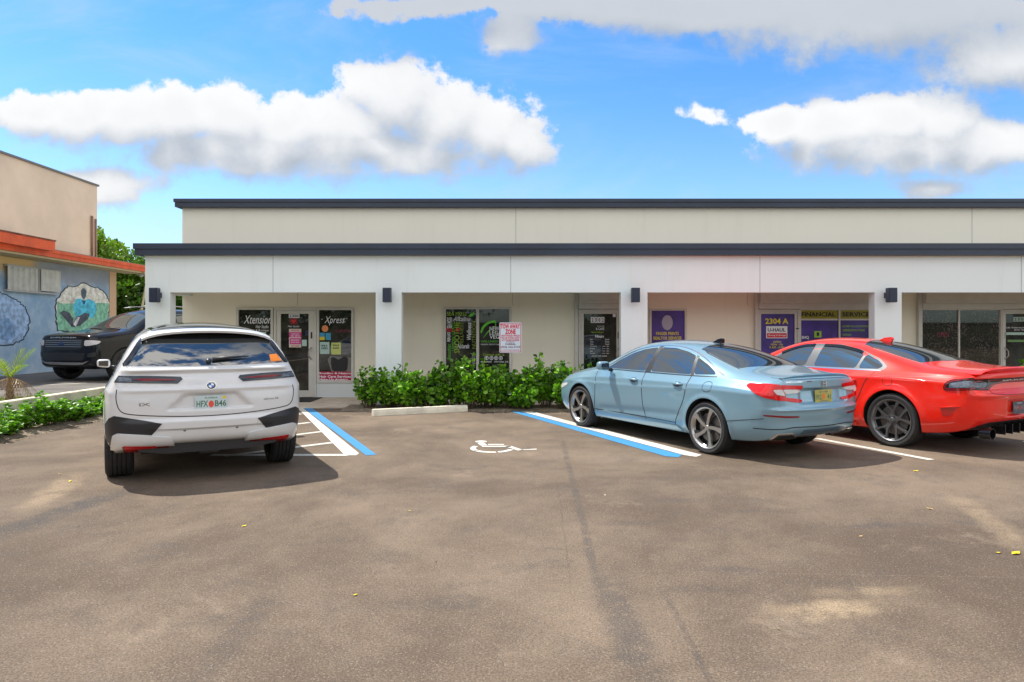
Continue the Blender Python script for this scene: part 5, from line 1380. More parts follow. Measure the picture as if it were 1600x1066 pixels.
    c.panel('bumper_blade', z3([(132, 745), (140, 706), (165, 702), (450, 722), (480, 770), (440, 768), (190, 764), (190, 812), (150, 812), (128, 800)]), 'pix', c.paint, mirror=1, chaikin=1, eps=.030, skirt=.02)
    c.panel('bumper_lower_trim', z3([(190, 766), (440, 768), (482, 770), (450, 812), (310, 814), (192, 822)]), 'pix', M_TRIM, mirror=1, chaikin=0, eps=.0345, skirt=.02)
    c.panel('bumper_reflector', z3([(198, 762), (372, 760), (372, 780), (198, 786)]), 'pix', M_REDL, mirror=1, chaikin=0, eps=.040, skirt=.02)
    c.panel('bumper_reflector', z3([(374, 760), (440, 758), (440, 772), (374, 780)]), 'pix', M_DREDL, mirror=1, chaikin=0, eps=.0385, skirt=.02)
    c.line('bumper_crease', [(-.62, .60), (-.3, .585), (.3, .585), (.62, .60)], 'rear', .005, mat('recess_shadow_paint', (.42, .42, .42)), eps=.001)
    c.line('tow_cover', [(.46, .64), (.56, .65), (.55, .58), (.45, .57)], 'rear', .004, mat('recess_shadow_paint', (.42, .42, .42)), closed=True, eps=.001)
    for y in (-.55, .55, -.25, .25):
        h = c.hit((-5, y, .57), (1, 0, 0))[0]; q = MB()
        q.prism([(h.x - .0005, y + .014*cos(a), .57 + .014*sin(a)) for a in [k*pi/6 for k in range(12)]], (-.002, 0, 0)); c.part('parking_sensor', q, M_SMOKE2)
    # underside bits seen through the gap
    u_ = MB().box(-.3, -.1, -.5, .5, .24, .30, b=.02); u_.box(-.5, -.35, -.12, .08, .25, .33, b=.01); c.part('suspension_arm', u_, M_RIMD)
    # wiper and sticker
    w_ = MB(); pts = []
    for y, z in ((-.02, 1.27), (-.2, 1.285), (-.38, 1.295)):
        h = c.hit((-5, y, z), (1, 0, 0)); pts.append(h[0] + h[1]*.03)
    w_.tube(pts, [.020, .014, .005], 8)
    h0 = c.hit((-5, .02, 1.262), (1, 0, 0)); w_.tube([h0[0], h0[0] + h0[1]*.03], [.028, .022], 10)
    c.part('wiper', w_, M_TRIM, smooth=True)
    c.panel('window_sticker', [(.615, 1.245), (.605, 1.32), (.685, 1.325), (.73, 1.25)], 'rear', mat('orange_tag', (.85, .23, .02), .5), chaikin=0, eps=.008)
    mirror_part(c, 2.32, 1.07, 1.13, M_WHITEP, (.11, .16, .12))
    for pts in ([(2.75, 1.08), (2.72, .8), (2.66, .45)], [(1.35, 1.10), (1.36, .7), (1.30, .38)], [(.42, 1.09), (.46, .85), (.60, .6), (.66, .40)]): c.line('panel_gap', pts, 'left', .007, mirror=1)
    c.line('fuel_door', [(-.3, 1.02), (-.12, 1.02), (-.12, .86), (-.3, .86)], 'left', .005)
    c.panel('side_sill', [(2.55, .42), (2.5, .33), (.52, .33), (.48, .42)], 'left', M_TRIM, mirror=1, chaikin=0, eps=.004)
bmw()

# =============================================================== red muscle sedan
CH = [
 (-1.02,.40,.83,.860,.835,.985,.790,1.055,.700,1.075),
 (-.80,.28,.925,.905,.900,1.015,.830,1.085,.700,1.105),
 (-.40,.23,.958,.940,.940,1.030,.850,1.105,.690,1.130),
 (-.08,.21,.962,.950,.945,1.035,.855,1.165,.680,1.215),
 (.35,.20,.955,.935,.935,1.030,.860,1.290,.640,1.360),
 (.85,.20,.945,.905,.925,1.020,.865,1.395,.615,1.462),
 (1.40,.20,.940,.890,.920,1.010,.870,1.425,.605,1.490),
 (1.90,.20,.940,.880,.918,1.000,.870,1.370,.615,1.440),
 (2.25,.20,.940,.875,.915,.990,.870,1.240,.650,1.310),
 (2.60,.20,.942,.865,.915,.980,.865,1.080,.700,1.125),
 (3.05,.20,.945,.850,.915,.955,.850,1.030,.660,1.060),
 (3.45,.21,.930,.810,.900,.910,.820,.970,.620,.995),
 (3.75,.22,.880,.740,.860,.840,.780,.890,.590,.910),
 (3.88,.25,.820,.680,.800,.760,.720,.800,.560,.820)]
CHR = [(0,.03,.05),(.02,.08,.10),(.02,.09,.12),(.01,.07,.10),(0,.06,.09),(.0,.07,.10),(.0,.06,.09)]
CHF = ACF
M_REDP = paint('bright_red_paint', (0.80, 0.014, 0.004), 0.05, 0.35)
ch = Car('red_sedan', 'bright red sedan with a dark split lamp bar at the right edge of the lot', (6.006, 9.761), 28.0, CH, CHR, CHF, M_REDP, crease=.6, sculpt=sc_ch)
ch.finish_body([(0, .405, .375), (3.05, .405, .375)])
add_wheels(ch, (0, 3.05), .364, .275, .286, 'y5', .955)
underside(ch, -.8, 3.7, .62, .18)
def charger():
    c = ch; c8 = lambda p: c.zc(1200, 500, 4.0, p); G_ = M_CARGLASS
    GR = mat('grey_window_trim', (0.065, 0.072, 0.085), .45)
    fw = [(2.28, 1.045), (2.05, 1.165), (1.84, 1.275), (1.62, 1.335), (1.42, 1.350), (1.46, 1.045)]
    rw = [(1.30, 1.045), (1.27, 1.352), (1.0, 1.345), (.66, 1.285), (.56, 1.250), (.60, 1.045)]
    qw = [(.55, 1.045), (.515, 1.240), (.30, 1.160), (.20, 1.095), (.24, 1.048)]
    c.panel('window_surround', [(2.36, 1.025), (2.08, 1.19), (1.84, 1.305), (1.62, 1.365), (1.38, 1.378), (1.0, 1.375), (.66, 1.312), (.30, 1.188), (.13, 1.08), (.18, 1.025)], 'left', GR, mirror=1, eps=.002, chaikin=1)
    for w_ in (fw, rw, qw): c.panel('side_window', w_, 'left', G_, mirror=1, eps=.0055, chaikin=1)
    c.line('window_visor', [(2.0, 1.215), (1.84, 1.285), (1.62, 1.342), (1.44, 1.352)], 'left', .05, M_GLOSSB, mirror=1, eps=.018, skirt=.001); c.line('window_visor', [(1.26, 1.352), (1.0, 1.345), (.70, 1.295), (.60, 1.262)], 'left', .05, M_GLOSSB, mirror=1, eps=.018, skirt=.001)
    c.line('window_trim', [(2.36, 1.025), (1.3, 1.022), (.2, 1.025)], 'left', .016, M_CHROME, mirror=1, eps=.005)
    c.panel('windscreen', [(2.55, .64), (2.64, 0), (2.55, -.64), (1.95, -.52), (1.86, 0), (1.95, .52)], 'top', G_)
    c.panel('rear_window', [(-.22, .58), (-.27, 0), (-.22, -.58), (.2, -.555), (.70, -.50), (.80, 0), (.70, .50), (.2, .555)], 'top', G_)
    c.line('rear_window_seal', [(-.24, .60), (.2, .575), (.72, .52), (.82, 0), (.72, -.52), (.2, -.575), (-.24, -.60)], 'top', .02, M_TRIM, eps=.003)
    for pts in ([(2.55, .95), (2.52, .7), (2.55, .42), (2.56, .3)], [(1.38, 1.02), (1.40, .8), (1.38, .5), (1.34, .3)], [(.26, 1.02), (.40, .86), (.47, .66), (.60, .45), (.66, .3)], [(2.5, .33), (1.5, .335), (.66, .33)]): c.line('panel_gap', pts, 'left', .010, mirror=1)
    c.line('fuel_door', [(-.02, .955), (.12, .955), (.12, .83), (-.02, .83)], 'left', .006, closed=True)
    c.line('body_crease', [(-.75, .99), (-.3, .975), (.1, .965), (.25, .94)], 'left', .006, mat('red_crease_paint', (.50, .015, .01), .4, coat=1), mirror=1, eps=.001)
    for x in (1.62, .62): handle_part(c, x, .875)
    mirror_part(c, 2.12, 1.05, 1.06, M_REDP)
    # lamp bar: black surround with dark red loop and smoked lamps
    c.panel('light_bar', [(-.87, .845), (-.855, .955), (-.80, .972), (-.4, .985), (0, .988), (.4, .985), (.80, .972), (.855, .955), (.87, .845), (.60, .838), (.50, .905), (.30, .925), (0, .928), (-.30, .925), (-.50, .905), (-.60, .838)], 'rear', M_GLOSSB, chaikin=1, eps=.006, res=.035)
    c.panel('tail_light', c8([(1096, 432), (1100, 405), (1118, 386), (1150, 374), (1290, 361), (1290, 440), (1200, 441), (1110, 440)]), 'pix', M_GLOSSB, mirror=1, eps=.0085)
    c.line('light_strip', c8([(1290, 368), (1160, 381), (1122, 394), (1108, 412), (1106, 432), (1200, 434), (1285, 432)]), 'pix', .018, M_DREDL, mirror=1, eps=.0115)
    c.panel('tail_lens', c8([(1130, 425), (1138, 398), (1230, 385), (1280, 384), (1275, 424)]), 'pix', M_SMOKE2, mirror=1, eps=.0105)
    loop = [(-.835, .862), (-.825, .945), (-.4, .968), (0, .971), (.4, .968), (.825, .945), (.835, .862), (.61, .855), (.52, .918), (.30, .940), (0, .943), (-.30, .940), (-.52, .918), (-.61, .855)]
    c.line('light_strip', loop, 'rear', .016, M_DREDL, closed=True, eps=.009, smooth=1)
    c.panel('tail_light', [(-.80, .872), (-.79, .93), (-.60, .938), (-.64, .87)], 'rear', M_SMOKE2, mirror=1, eps=.009, chaikin=1)
    c.letters('DODGE', (-.32, .32, .966, .948), 'rear', M_CHROME, eps=.011, name='maker_lettering')
    # wrap of the lamp on the flank
    # spoiler
    mb = MB(); n = 21
    for i in range(n):
        y = -.76 + 1.52*i/(n-1); k = max(0, 1 - (abs(y)/.77)**6)
        h = c.hit((-.97 - .06*(1-(y/.76)**2), y*.93, 3), (0, 0, -1))
        x, z = h[0].x, h[0].z
        for dx, dz in ((.16, -.006), (.06, .018*k), (-.06, .048*k), (-.075, .034*k), (-.03, -.01)): mb.v.append(Vector((x + dx, y, z + dz)))
    for i in range(n-1):
        for k in range(5): mb.f.append([i*5+k, i*5+(k+1) % 5, (i+1)*5+(k+1) % 5, (i+1)*5+k])
    mb.f.append([0, 1, 2, 3, 4]); mb.f.append([(n-1)*5 + k for k in range(5)][::-1])
    c.part('boot_spoiler', mb, c.paint, sharp=40)
    c.line('boot_gap', [(-.60, .835), (-.57, .79), (-.3, .775), (.3, .775), (.57, .79), (.60, .835)], 'rear', .007)
    c.letters('SCAT', (-.43, -.25, .885, .865), 'rear', M_CHROME, eps=.003, name='badge') if False else None
    b = c.hit((-5, .0, .84), (1, 0, 0))[0]
    q = MB().prism([(b.x - .002, .045*cos(a) - .30, .84 + .03*sin(a)) for a in [k*pi/8 for k in range(16)]], (-.004, 0, 0)); c.part('emblem', q, M_CHROME)
    hh = c.hit((-5, 0, .60), (1, 0, 0))[0]
    plate(c, (hh.x - .02, 0, .60), (-1, 0, .05), .31, .155, C('plate_dark', (70, 72, 80)), [('FLORIDA', 0, .055, .12, .016, C('plate_white2', (200, 200, 200))), ('RJ4', -.08, -.005, .10, .065, C('plate_grey', (150, 120, 125))), ('V12', .08, -.005, .10, .065, C('plate_grey', (150, 120, 125))), ('dot', 0, -.005, .03, .03, C('plate_red', (150, 60, 50)))])
    mat('deep_red_paint', (.40, .012, .008), .4, coat=1)
    # flank vent at the bumper corner
    c.panel('bumper_vent', c8([(1076, 546), (1130, 541), (1205, 541), (1172, 560), (1142, 600), (1090, 603)]), 'pix', mat('deep_red_paint', (.40, .012, .008), .4, coat=1), mirror=1, eps=.002, chaikin=1)
    c.line('vent_edge', c8([(1076, 546), (1205, 541)]), 'pix', .012, M_REDP, mirror=1, eps=.012)
    # diffuser with fins and exhausts
    c.panel('diffuser', [(-.80, .27), (-.72, .38), (-.56, .43), (0, .44), (.56, .43), (.72, .38), (.80, .27), (.4, .26), (-.4, .26)], 'rear', M_TRIM, chaikin=1, eps=.004)
    fn = MB()
    for y in (-.34, -.17, 0, .17, .34): fn.box(-1.115, -.95, y - .008, y + .008, .27, .40)
    c.part('diffuser_fin', fn, M_GLOSSB)
    for sg in (1, -1):
        ex = MB().lathe([(.060, .0), (.070, -.01), (.070, -.14), (.064, -.14), (.060, -.02), (.02, -.01)], 28)
        vs = [Vector((-v.y*-1 - .98, v.x + sg*.64, v.z + .30)) for v in ex.v]
        ex.v = vs; c.part('exhaust_tip', ex, M_GLOSSB, sharp=40)
        MB()
    z = c.hit((.70, 0, 3), (0, 0, -1))[0].z
    prof = [(.60, z - .012), (.86, z - .015), (.78, z + .02), (.70, z + .055), (.60, z + .066), (.575, z + .04)]
    c.part('aerial_fin', MB().prism([(x, -.022, zz) for x, zz in prof], (0, .044, 0)), c.paint, sharp=30)
    c.panel('headlight', [(3.55, .80), (3.80, .74), (3.86, .70), (3.80, .66), (3.5, .74)], 'left', M_CLEAR, mirror=1)
    c.panel('side_skirt', [(2.5, .29), (1.2, .30), (.58, .29), (.52, .225), (1.2, .225), (2.5, .23)], 'left', c.paint, eps=.02, mirror=1, skirt=.03)
charger()

# =============================================================== black SUV in the neighbouring lot
EX = [
 (-.92,.45,.85,.930,.86,1.060,.82,1.18,.72,1.22),
 (-.80,.38,.95,.960,.94,1.100,.87,1.42,.70,1.50),
 (-.55,.32,.985,.985,.97,1.130,.90,1.64,.67,1.70),
 (.0,.28,.995,.99,.98,1.140,.91,1.71,.66,1.765),
 (.8,.26,.995,.99,.98,1.140,.915,1.73,.655,1.79),
 (1.5,.26,.995,.985,.98,1.130,.915,1.70,.66,1.77),
 (2.0,.26,.995,.98,.98,1.120,.91,1.56,.69,1.64),
 (2.4,.26,.995,.975,.978,1.115,.905,1.34,.74,1.41),
 (2.75,.26,.995,.97,.975,1.120,.90,1.20,.78,1.24),
 (3.1,.27,.99,.96,.965,1.095,.885,1.17,.76,1.195),
 (3.5,.29,.97,.95,.95,1.065,.87,1.135,.76,1.150),
 (3.80,.34,.92,.92,.91,1.03,.86,1.09,.76,1.10)]
EXR = [(0,.05,.08)]*7
EXF = [(0,.05,.07),(.02,.09,.11),(.02,.09,.12),(.02,.09,.12),(0,.07,.10),(0,.06,.09),(0,.04,.06)]
M_BLACKP = mat('black_paint', (0.006, 0.007, 0.011), 0.12, 0.0, 0.4)
ZN = 0.33
EXH = Vector((-sin(radians(-22)), cos(radians(-22))))   # filled below
ex = Car('black_suv', 'glossy black SUV facing the lot in front of the blue mural wall', (-9.65, 20.3), 180 - 18, EX, EXR, EXF, M_BLACKP, z0=ZN)
ex.finish_body([(0, .42, .38), (3.02, .42, .38)])
add_wheels(ex, (0, 3.02), .385, .255, .25, 'multi', .99)
underside(ex, -.7, 3.6, .66, .24)
def explorer():
    c = ex; G_ = mat('windscreen_glass', (0.03, 0.045, 0.05), .02, ior=2.3)
    c.panel('windscreen', [(2.70, .72), (2.83, 0), (2.70, -.72), (2.0, -.58), (1.86, 0), (2.0, .58)], 'top', G_, chaikin=1)
    c.panel('side_window', [(-.5, 1.19), (-.4, 1.52), (0, 1.63), (.7, 1.65), (1.4, 1.63), (1.85, 1.52), (2.2, 1.33), (2.42, 1.18)], 'left', G_, mirror=1)
    c.line('window_pillar', [(1.28, 1.17), (1.22, 1.64)], 'left', .07, M_TRIM, mirror=1, eps=.006); c.line('window_pillar', [(.3, 1.17), (.26, 1.64)], 'left', .07, M_TRIM, mirror=1, eps=.006)
    c.panel('grille', [(-.62, .98), (-.5, 1.0), (0, 1.005), (.5, 1.0), (.62, .98), (.60, .80), (.48, .755), (0, .75), (-.48, .755), (-.60, .80)], 'front', M_TRIM, eps=.006, chaikin=1)
    for z in (.955, .91, .865, .82): c.line('grille_bar', [(-.56, z), (0, z + .005), (.56, z)], 'front', .014, mat('dark_chrome', (.42, .42, .44), .2, .9), eps=.014)
    c.letters('EXPLORER', (-.42, .42, 1.045, 1.02), 'front', M_CHROME, eps=.005, name='model_lettering')
    h = c.hit((9, 0, .885), (-1, 0, 0))[0]; q = MB().prism([(h.x + .015, .085*cos(a), .885 + .033*sin(a)) for a in [k*pi/10 for k in range(20)]], (.006, 0, 0)); c.part('emblem', q, mat('emblem_navy', (.02, .05, .16), .2))
    c.panel('headlight', [(.64, .97), (.64, .84), (.76, .845), (.90, .88), (.92, .95), (.80, .975)], 'front', M_CLEAR, mirror=1, eps=.008)
    c.panel('lower_grille', [(-.66, .68), (.66, .68), (.60, .50), (-.60, .50)], 'front', M_TRIM, eps=.004)
    c.panel('skid_plate', [(-.74, .50), (-.60, .455), (.60, .455), (.74, .50), (.60, .42), (.4, .40), (-.4, .40), (-.60, .42)], 'front', mat('silver_plastic', (.34, .34, .35), .4, .4), eps=.010, chaikin=0)
    c.panel('fog_light', [(.70, .66), (.88, .70), (.88, .60), (.72, .57)], 'front', M_TRIM, mirror=1, eps=.006)
    c.line('bonnet_gap', [(2.8, .80), (3.2, .76), (3.6, .68)], 'top', .01, mirror=1)
    mirror_part(c, 2.1, 1.10, 1.18, M_BLACKP, (.14, .24, .18))
    rl = MB(); 
    for sg in (1, -1): rl.tube([(-.3, sg*.62, 1.77), (.0, sg*.62, 1.82), (1.2, sg*.62, 1.835), (1.6, sg*.62, 1.79)], .018, 8)
    c.part('roof_rail', rl, M_ALUD, smooth=True)
    for x in (1.05, .12): handle_part(c, x, 1.0, M_CHROME)
    c.line('window_wiper', [(2.80, .55), (2.74, .1)], 'top', .02, M_TRIM, eps=.015); c.line('window_wiper', [(2.84, 0), (2.72, -.5)], 'top', .02, M_TRIM, eps=.015)
explorer()
ex.root.scale = (1.02, 1.02, 1.04)
# ------------------------------------------------------------ neighbouring lot and building
NX = -8.15
nl = MB().box(-60, NX - .001, -5, 70, -.5, ZN); neighbour = nl.build('neighbour_lot', mat('neighbour_asphalt', (0.135, 0.125, 0.115), .9, bump=.5, bscale=60, var=.25, vscale=1.2), base=(-20, 20, 0)); tag(neighbour, kind='structure')
M_WALLB = mat('beige_low_wall', (0.68, 0.61, 0.47), .85, bump=.4, bscale=50, var=.25, vscale=2.5)
lw = MB().box(NX, NX + .18, 2.0, 13.9, 0, .46, b=.012).build('low_wall', M_WALLB, base=(NX + .09, 8, 0)); tag(lw, 'low beige retaining wall behind the hedge at the left', 'low wall')
def crack():
    pts = [(8.9, .40), (9.3, .30), (9.75, .36), (10.1, .30), (10.3, .42), (10.6, .30), (10.9, .33), (11.1, .20)]
    m = MB()
    for (a, b), (c, d) in zip(pts[:-1], pts[1:]):
        m.prism([(NX + .1815, a, b - .006), (NX + .1815, c, d - .006), (NX + .1815, c, d + .006), (NX + .1815, a, b + .006)], (.001, 0, 0))
    o = m.build('crack', M_JOINT if False else mat('dark_crack', (.05, .04, .03), .9), lw, base=(NX + .09, 8, 0))
crack()
M_GRASS = mat('lawn_soil', (0.13, 0.15, 0.04), .95, bump=.6, bscale=60, var=.4, vscale=8)
flat('grass_bed', [(NX - .01, 4, 0), (NX - .01, 13.4, 0), (-9.75, 12.6, 0), (-9.75, 4, 0)], M_GRASS, ZN + .004)['kind'] = 'structure'
kb = MB().box(-9.9, -9.752, 4, 12.6, ZN - .01, ZN + .08, b=.01).build('kerb', M_CONCW, base=(-9.8, 8, ZN)); tag(kb, 'pale concrete kerb around the grass strip in the neighbouring lot', 'kerb')
def grass_blades():
    n = 5200; x = rng.uniform(-9.72, NX - .03, n); y = rng.uniform(7, 13.2, n); keep = (y < 12.6 + (x + 9.75) * .5); x, y = x[keep], y[keep]; n = len(x)
    a = rng.uniform(0, 2*pi, n); h = rng.uniform(.025, .075, n); V = []; Fc = []
    for i in range(n):
        dx, dy = cos(a[i])*.006, sin(a[i])*.006; lx, ly = rng.uniform(-.03, .03, 2)
        V += [(x[i]-dx, y[i]-dy, ZN), (x[i]+dx, y[i]+dy, ZN), (x[i]+lx, y[i]+ly, ZN + h[i])]; Fc.append((3*i, 3*i+1, 3*i+2))
    o = mesh_obj('grass', V, Fc, leaf_mat('grass_blade', (.10, .17, .02), (.26, .27, .05), .3), loc=(-9, 10, ZN)); o['kind'] = 'stuff'; o['label'] = 'short patchy grass on the strip behind the low beige wall'; o['category'] = 'grass'
grass_blades()
WXN = -13.9
nb = empty('neighbour_building', (WXN, 23.9, ZN), 'blue and beige neighbouring building with an orange eave and a painted wall', 'building')
NB = (WXN, 23.9, ZN)
def wallmat():
    m = bpy.data.materials.new('painted_mural_wall'); m.use_nodes = True; t = m.node_tree; b = t.nodes['Principled BSDF']; b.inputs['Roughness'].default_value = .85
    g = t.nodes.new('ShaderNodeNewGeometry').outputs['Position']; sx = t.nodes.new('ShaderNodeSeparateXYZ'); t.links.new(g, sx.inputs[0])
    z = MathN(t, 'ADD', sx.outputs[2], MathN(t, 'MULTIPLY', MathN(t, 'SUBTRACT', NoiseN(t, g, 1.6, 5, .65), .5), 1.1))
    c = MixN(t, SmoothN(t, NoiseN(t, g, .9, 6, .65), .35, .65), (.26, .42, .60, 1), (.48, .62, .76, 1))
    c = MixN(t, MathN(t, 'MULTIPLY', SmoothN(t, NoiseN(t, g, 3.2, 5, .7), .5, .75), .4), c, (.58, .62, .66, 1))
    c = MixN(t, MathN(t, 'MULTIPLY', SmoothN(t, z, 2.9, 3.25), SmoothN(t, sx.outputs[1], 20.4, 19.6)), c, (.74, .54, .26, 1))
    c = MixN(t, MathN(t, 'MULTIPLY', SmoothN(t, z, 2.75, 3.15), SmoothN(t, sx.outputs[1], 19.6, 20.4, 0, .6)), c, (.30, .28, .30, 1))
    t.links.new(c, b.inputs['Base Color']); return m
M_BEIGE = mat('beige_stucco', (0.90, 0.68, 0.49), .85, bump=.2, bscale=40, var=.10, vscale=.5)
M_ORANGE = mat('orange_fascia', (0.78, 0.105, 0.015), .55, var=.18, vscale=2)
MB().box(WXN - 9, WXN, -2, 23.9, ZN, 3.72).build('wall', wallmat(), nb, base=NB)
MB().box(WXN - .01, WXN + .02, 23.55, 23.95, ZN, 3.70).build('corner_post', mat('peach_paint', (.66, .44, .27), .8), nb, base=NB)
MB().box(WXN - 12, WXN - .02, -2, 22.9, 3.72, 6.40).build('upper_wall', M_BEIGE, nb, base=NB)
MB().box(WXN - 12, WXN + .03, -2, 22.95, 6.401, 6.46).build('coping', mat('grey_coping', (.22, .21, .20), .8), nb, base=NB)
pp = MB().tube([(WXN + .03, 22.55, 3.9), (WXN + .03, 22.55, 5.35)], .035, 8).tube([(WXN + .03, 22.75, 3.9), (WXN + .03, 22.75, 5.28)], .03, 8); pp.build('drain_pipe', mat('rust_pipe', (.28, .16, .11), .8), nb, base=NB, smooth=True)
FXN = -13.15
ea = MB().box(WXN - 8, FXN - .001, 16, 24.7, 3.66, 3.74); ea.build('eave_soffit', mat('tan_soffit', (.50, .38, .20), .8), nb, base=NB)
fa = MB().box(FXN, FXN + .05, -2, 24.75, 3.66, 3.86).box(FXN + .05, FXN + .075, -2, 24.76, 3.78, 3.87).box(WXN - 8, FXN - .002, 24.7, 24.75, 3.66, 3.86)
fa.build('fascia', M_ORANGE, nb, base=NB)
MB().box(WXN - 8, FXN + .02, -2, 24.7, 3.861, 3.90).build('roof', mat('tan_roofing', (.33, .26, .2), .9), nb, base=NB)
MB().box(FXN + .0505, FXN + .30, -2, 19.2, 3.80, 4.07).build('porch_fascia', M_ORANGE, nb, base=NB)
MB().box(FXN - .4, FXN + .32, -2, 19.22, 4.071, 4.11).build('porch_edge', mat('weathered_edge', (.20, .07, .04), .9, var=.6, vscale=6), nb, base=NB)
MB().box(WXN + .001, FXN, -2, 24.6, 3.60, 3.655).build('eave_batten', mat('cream_batten', (.55, .45, .25), .8), nb, base=NB)
MB().tube([(FXN + .1, 24.3, 3.65), (FXN + .12, 24.32, 3.2), (FXN + .02, 24.1, 2.0), (FXN, 24.1, ZN)], .04, 8).build('downpipe', mat('cream_pipe', (.62, .52, .32), .7), nb, base=NB, smooth=True)
def floodlight(y):
    m = MB(); 
    for dx in (-.13, .13): m.lathe([(.0005, -.06), (.075, -.05), (.085, 0), (.07, .04), (.03, .09)], 14, 'y', (FXN + dx, y, 3.55))
    return m
o = floodlight(24.45).build('floodlight', mat('pale_lamp', (.6, .58, .5), .4), base=(FXN, 24.45, 3.6), smooth=True); tag(o, 'pale twin floodlight under the orange eave corner', 'floodlight')
# corrugated shutter panels
def shutter_panels():
    y0, y1 = 18.75, 20.6; z0, z1 = 2.72, 3.36
    def Yat(px): return -WXN * F / (800 - px) * 1.0
    y0, y1 = Yat(4), Yat(86); z0, z1 = HC + (YH - 452) * y0 / F, HC + (YH - 421) * y0 / F + .1
    e = empty('storm_shutter', (WXN, (y0+y1)/2, z0), 'off-white corrugated storm shutter over the high window of the mural wall', 'shutter'); B = (WXN, (y0+y1)/2, z0)
    mid = y0 + (y1-y0)*.60; m = MB(); x = WXN
    n = 40; ys = [y0 + (mid - y0 - .02)*i/n for i in range(n+1)]
    def xoff(i): return .10 + (.045 if (i % 7) in (0, 1, 2) else 0)
    for i in range(n):
        m.prism([(x + xoff(i), ys[i], z0), (x + xoff(i+1), ys[i+1], z0), (x + xoff(i+1), ys[i+1], z1), (x + xoff(i), ys[i], z1)], (-.012, 0, 0))
    m.build('corrugated_panel', mat('shutter_paint', (.55, .55, .50), .6, var=.12, vscale=4), e, base=B)
    m = MB(); ys = [mid + (y1 - mid)*i/20 for i in range(21)]
    for i in range(20): m.prism([(x + .15 + (.02 if i % 5 < 3 else 0), ys[i], z0 + .03), (x + .15 + (.02 if (i+1) % 5 < 3 else 0), ys[i+1], z0 + .03), (x + .15 + (.02 if (i+1) % 5 < 3 else 0), ys[i+1], z1 + .02), (x + .15 + (.02 if i % 5 < 3 else 0), ys[i], z1 + .02)], (-.012, 0, 0))
    m.build('corrugated_panel', mat('shutter_paint', (.55, .55, .50)), e, base=B)
    MB().box(x + .001, x + .13, mid - .03, mid + .03, z0 - .02, z1 + .03).box(x + .001, x + .12, y0, y1, z1, z1 + .05).box(x + .001, x + .12, y0, y1, z0 - .05, z0 - .001).build('track', mat('shutter_track', (.42, .42, .40), .5), e, base=B)
shutter_panels()
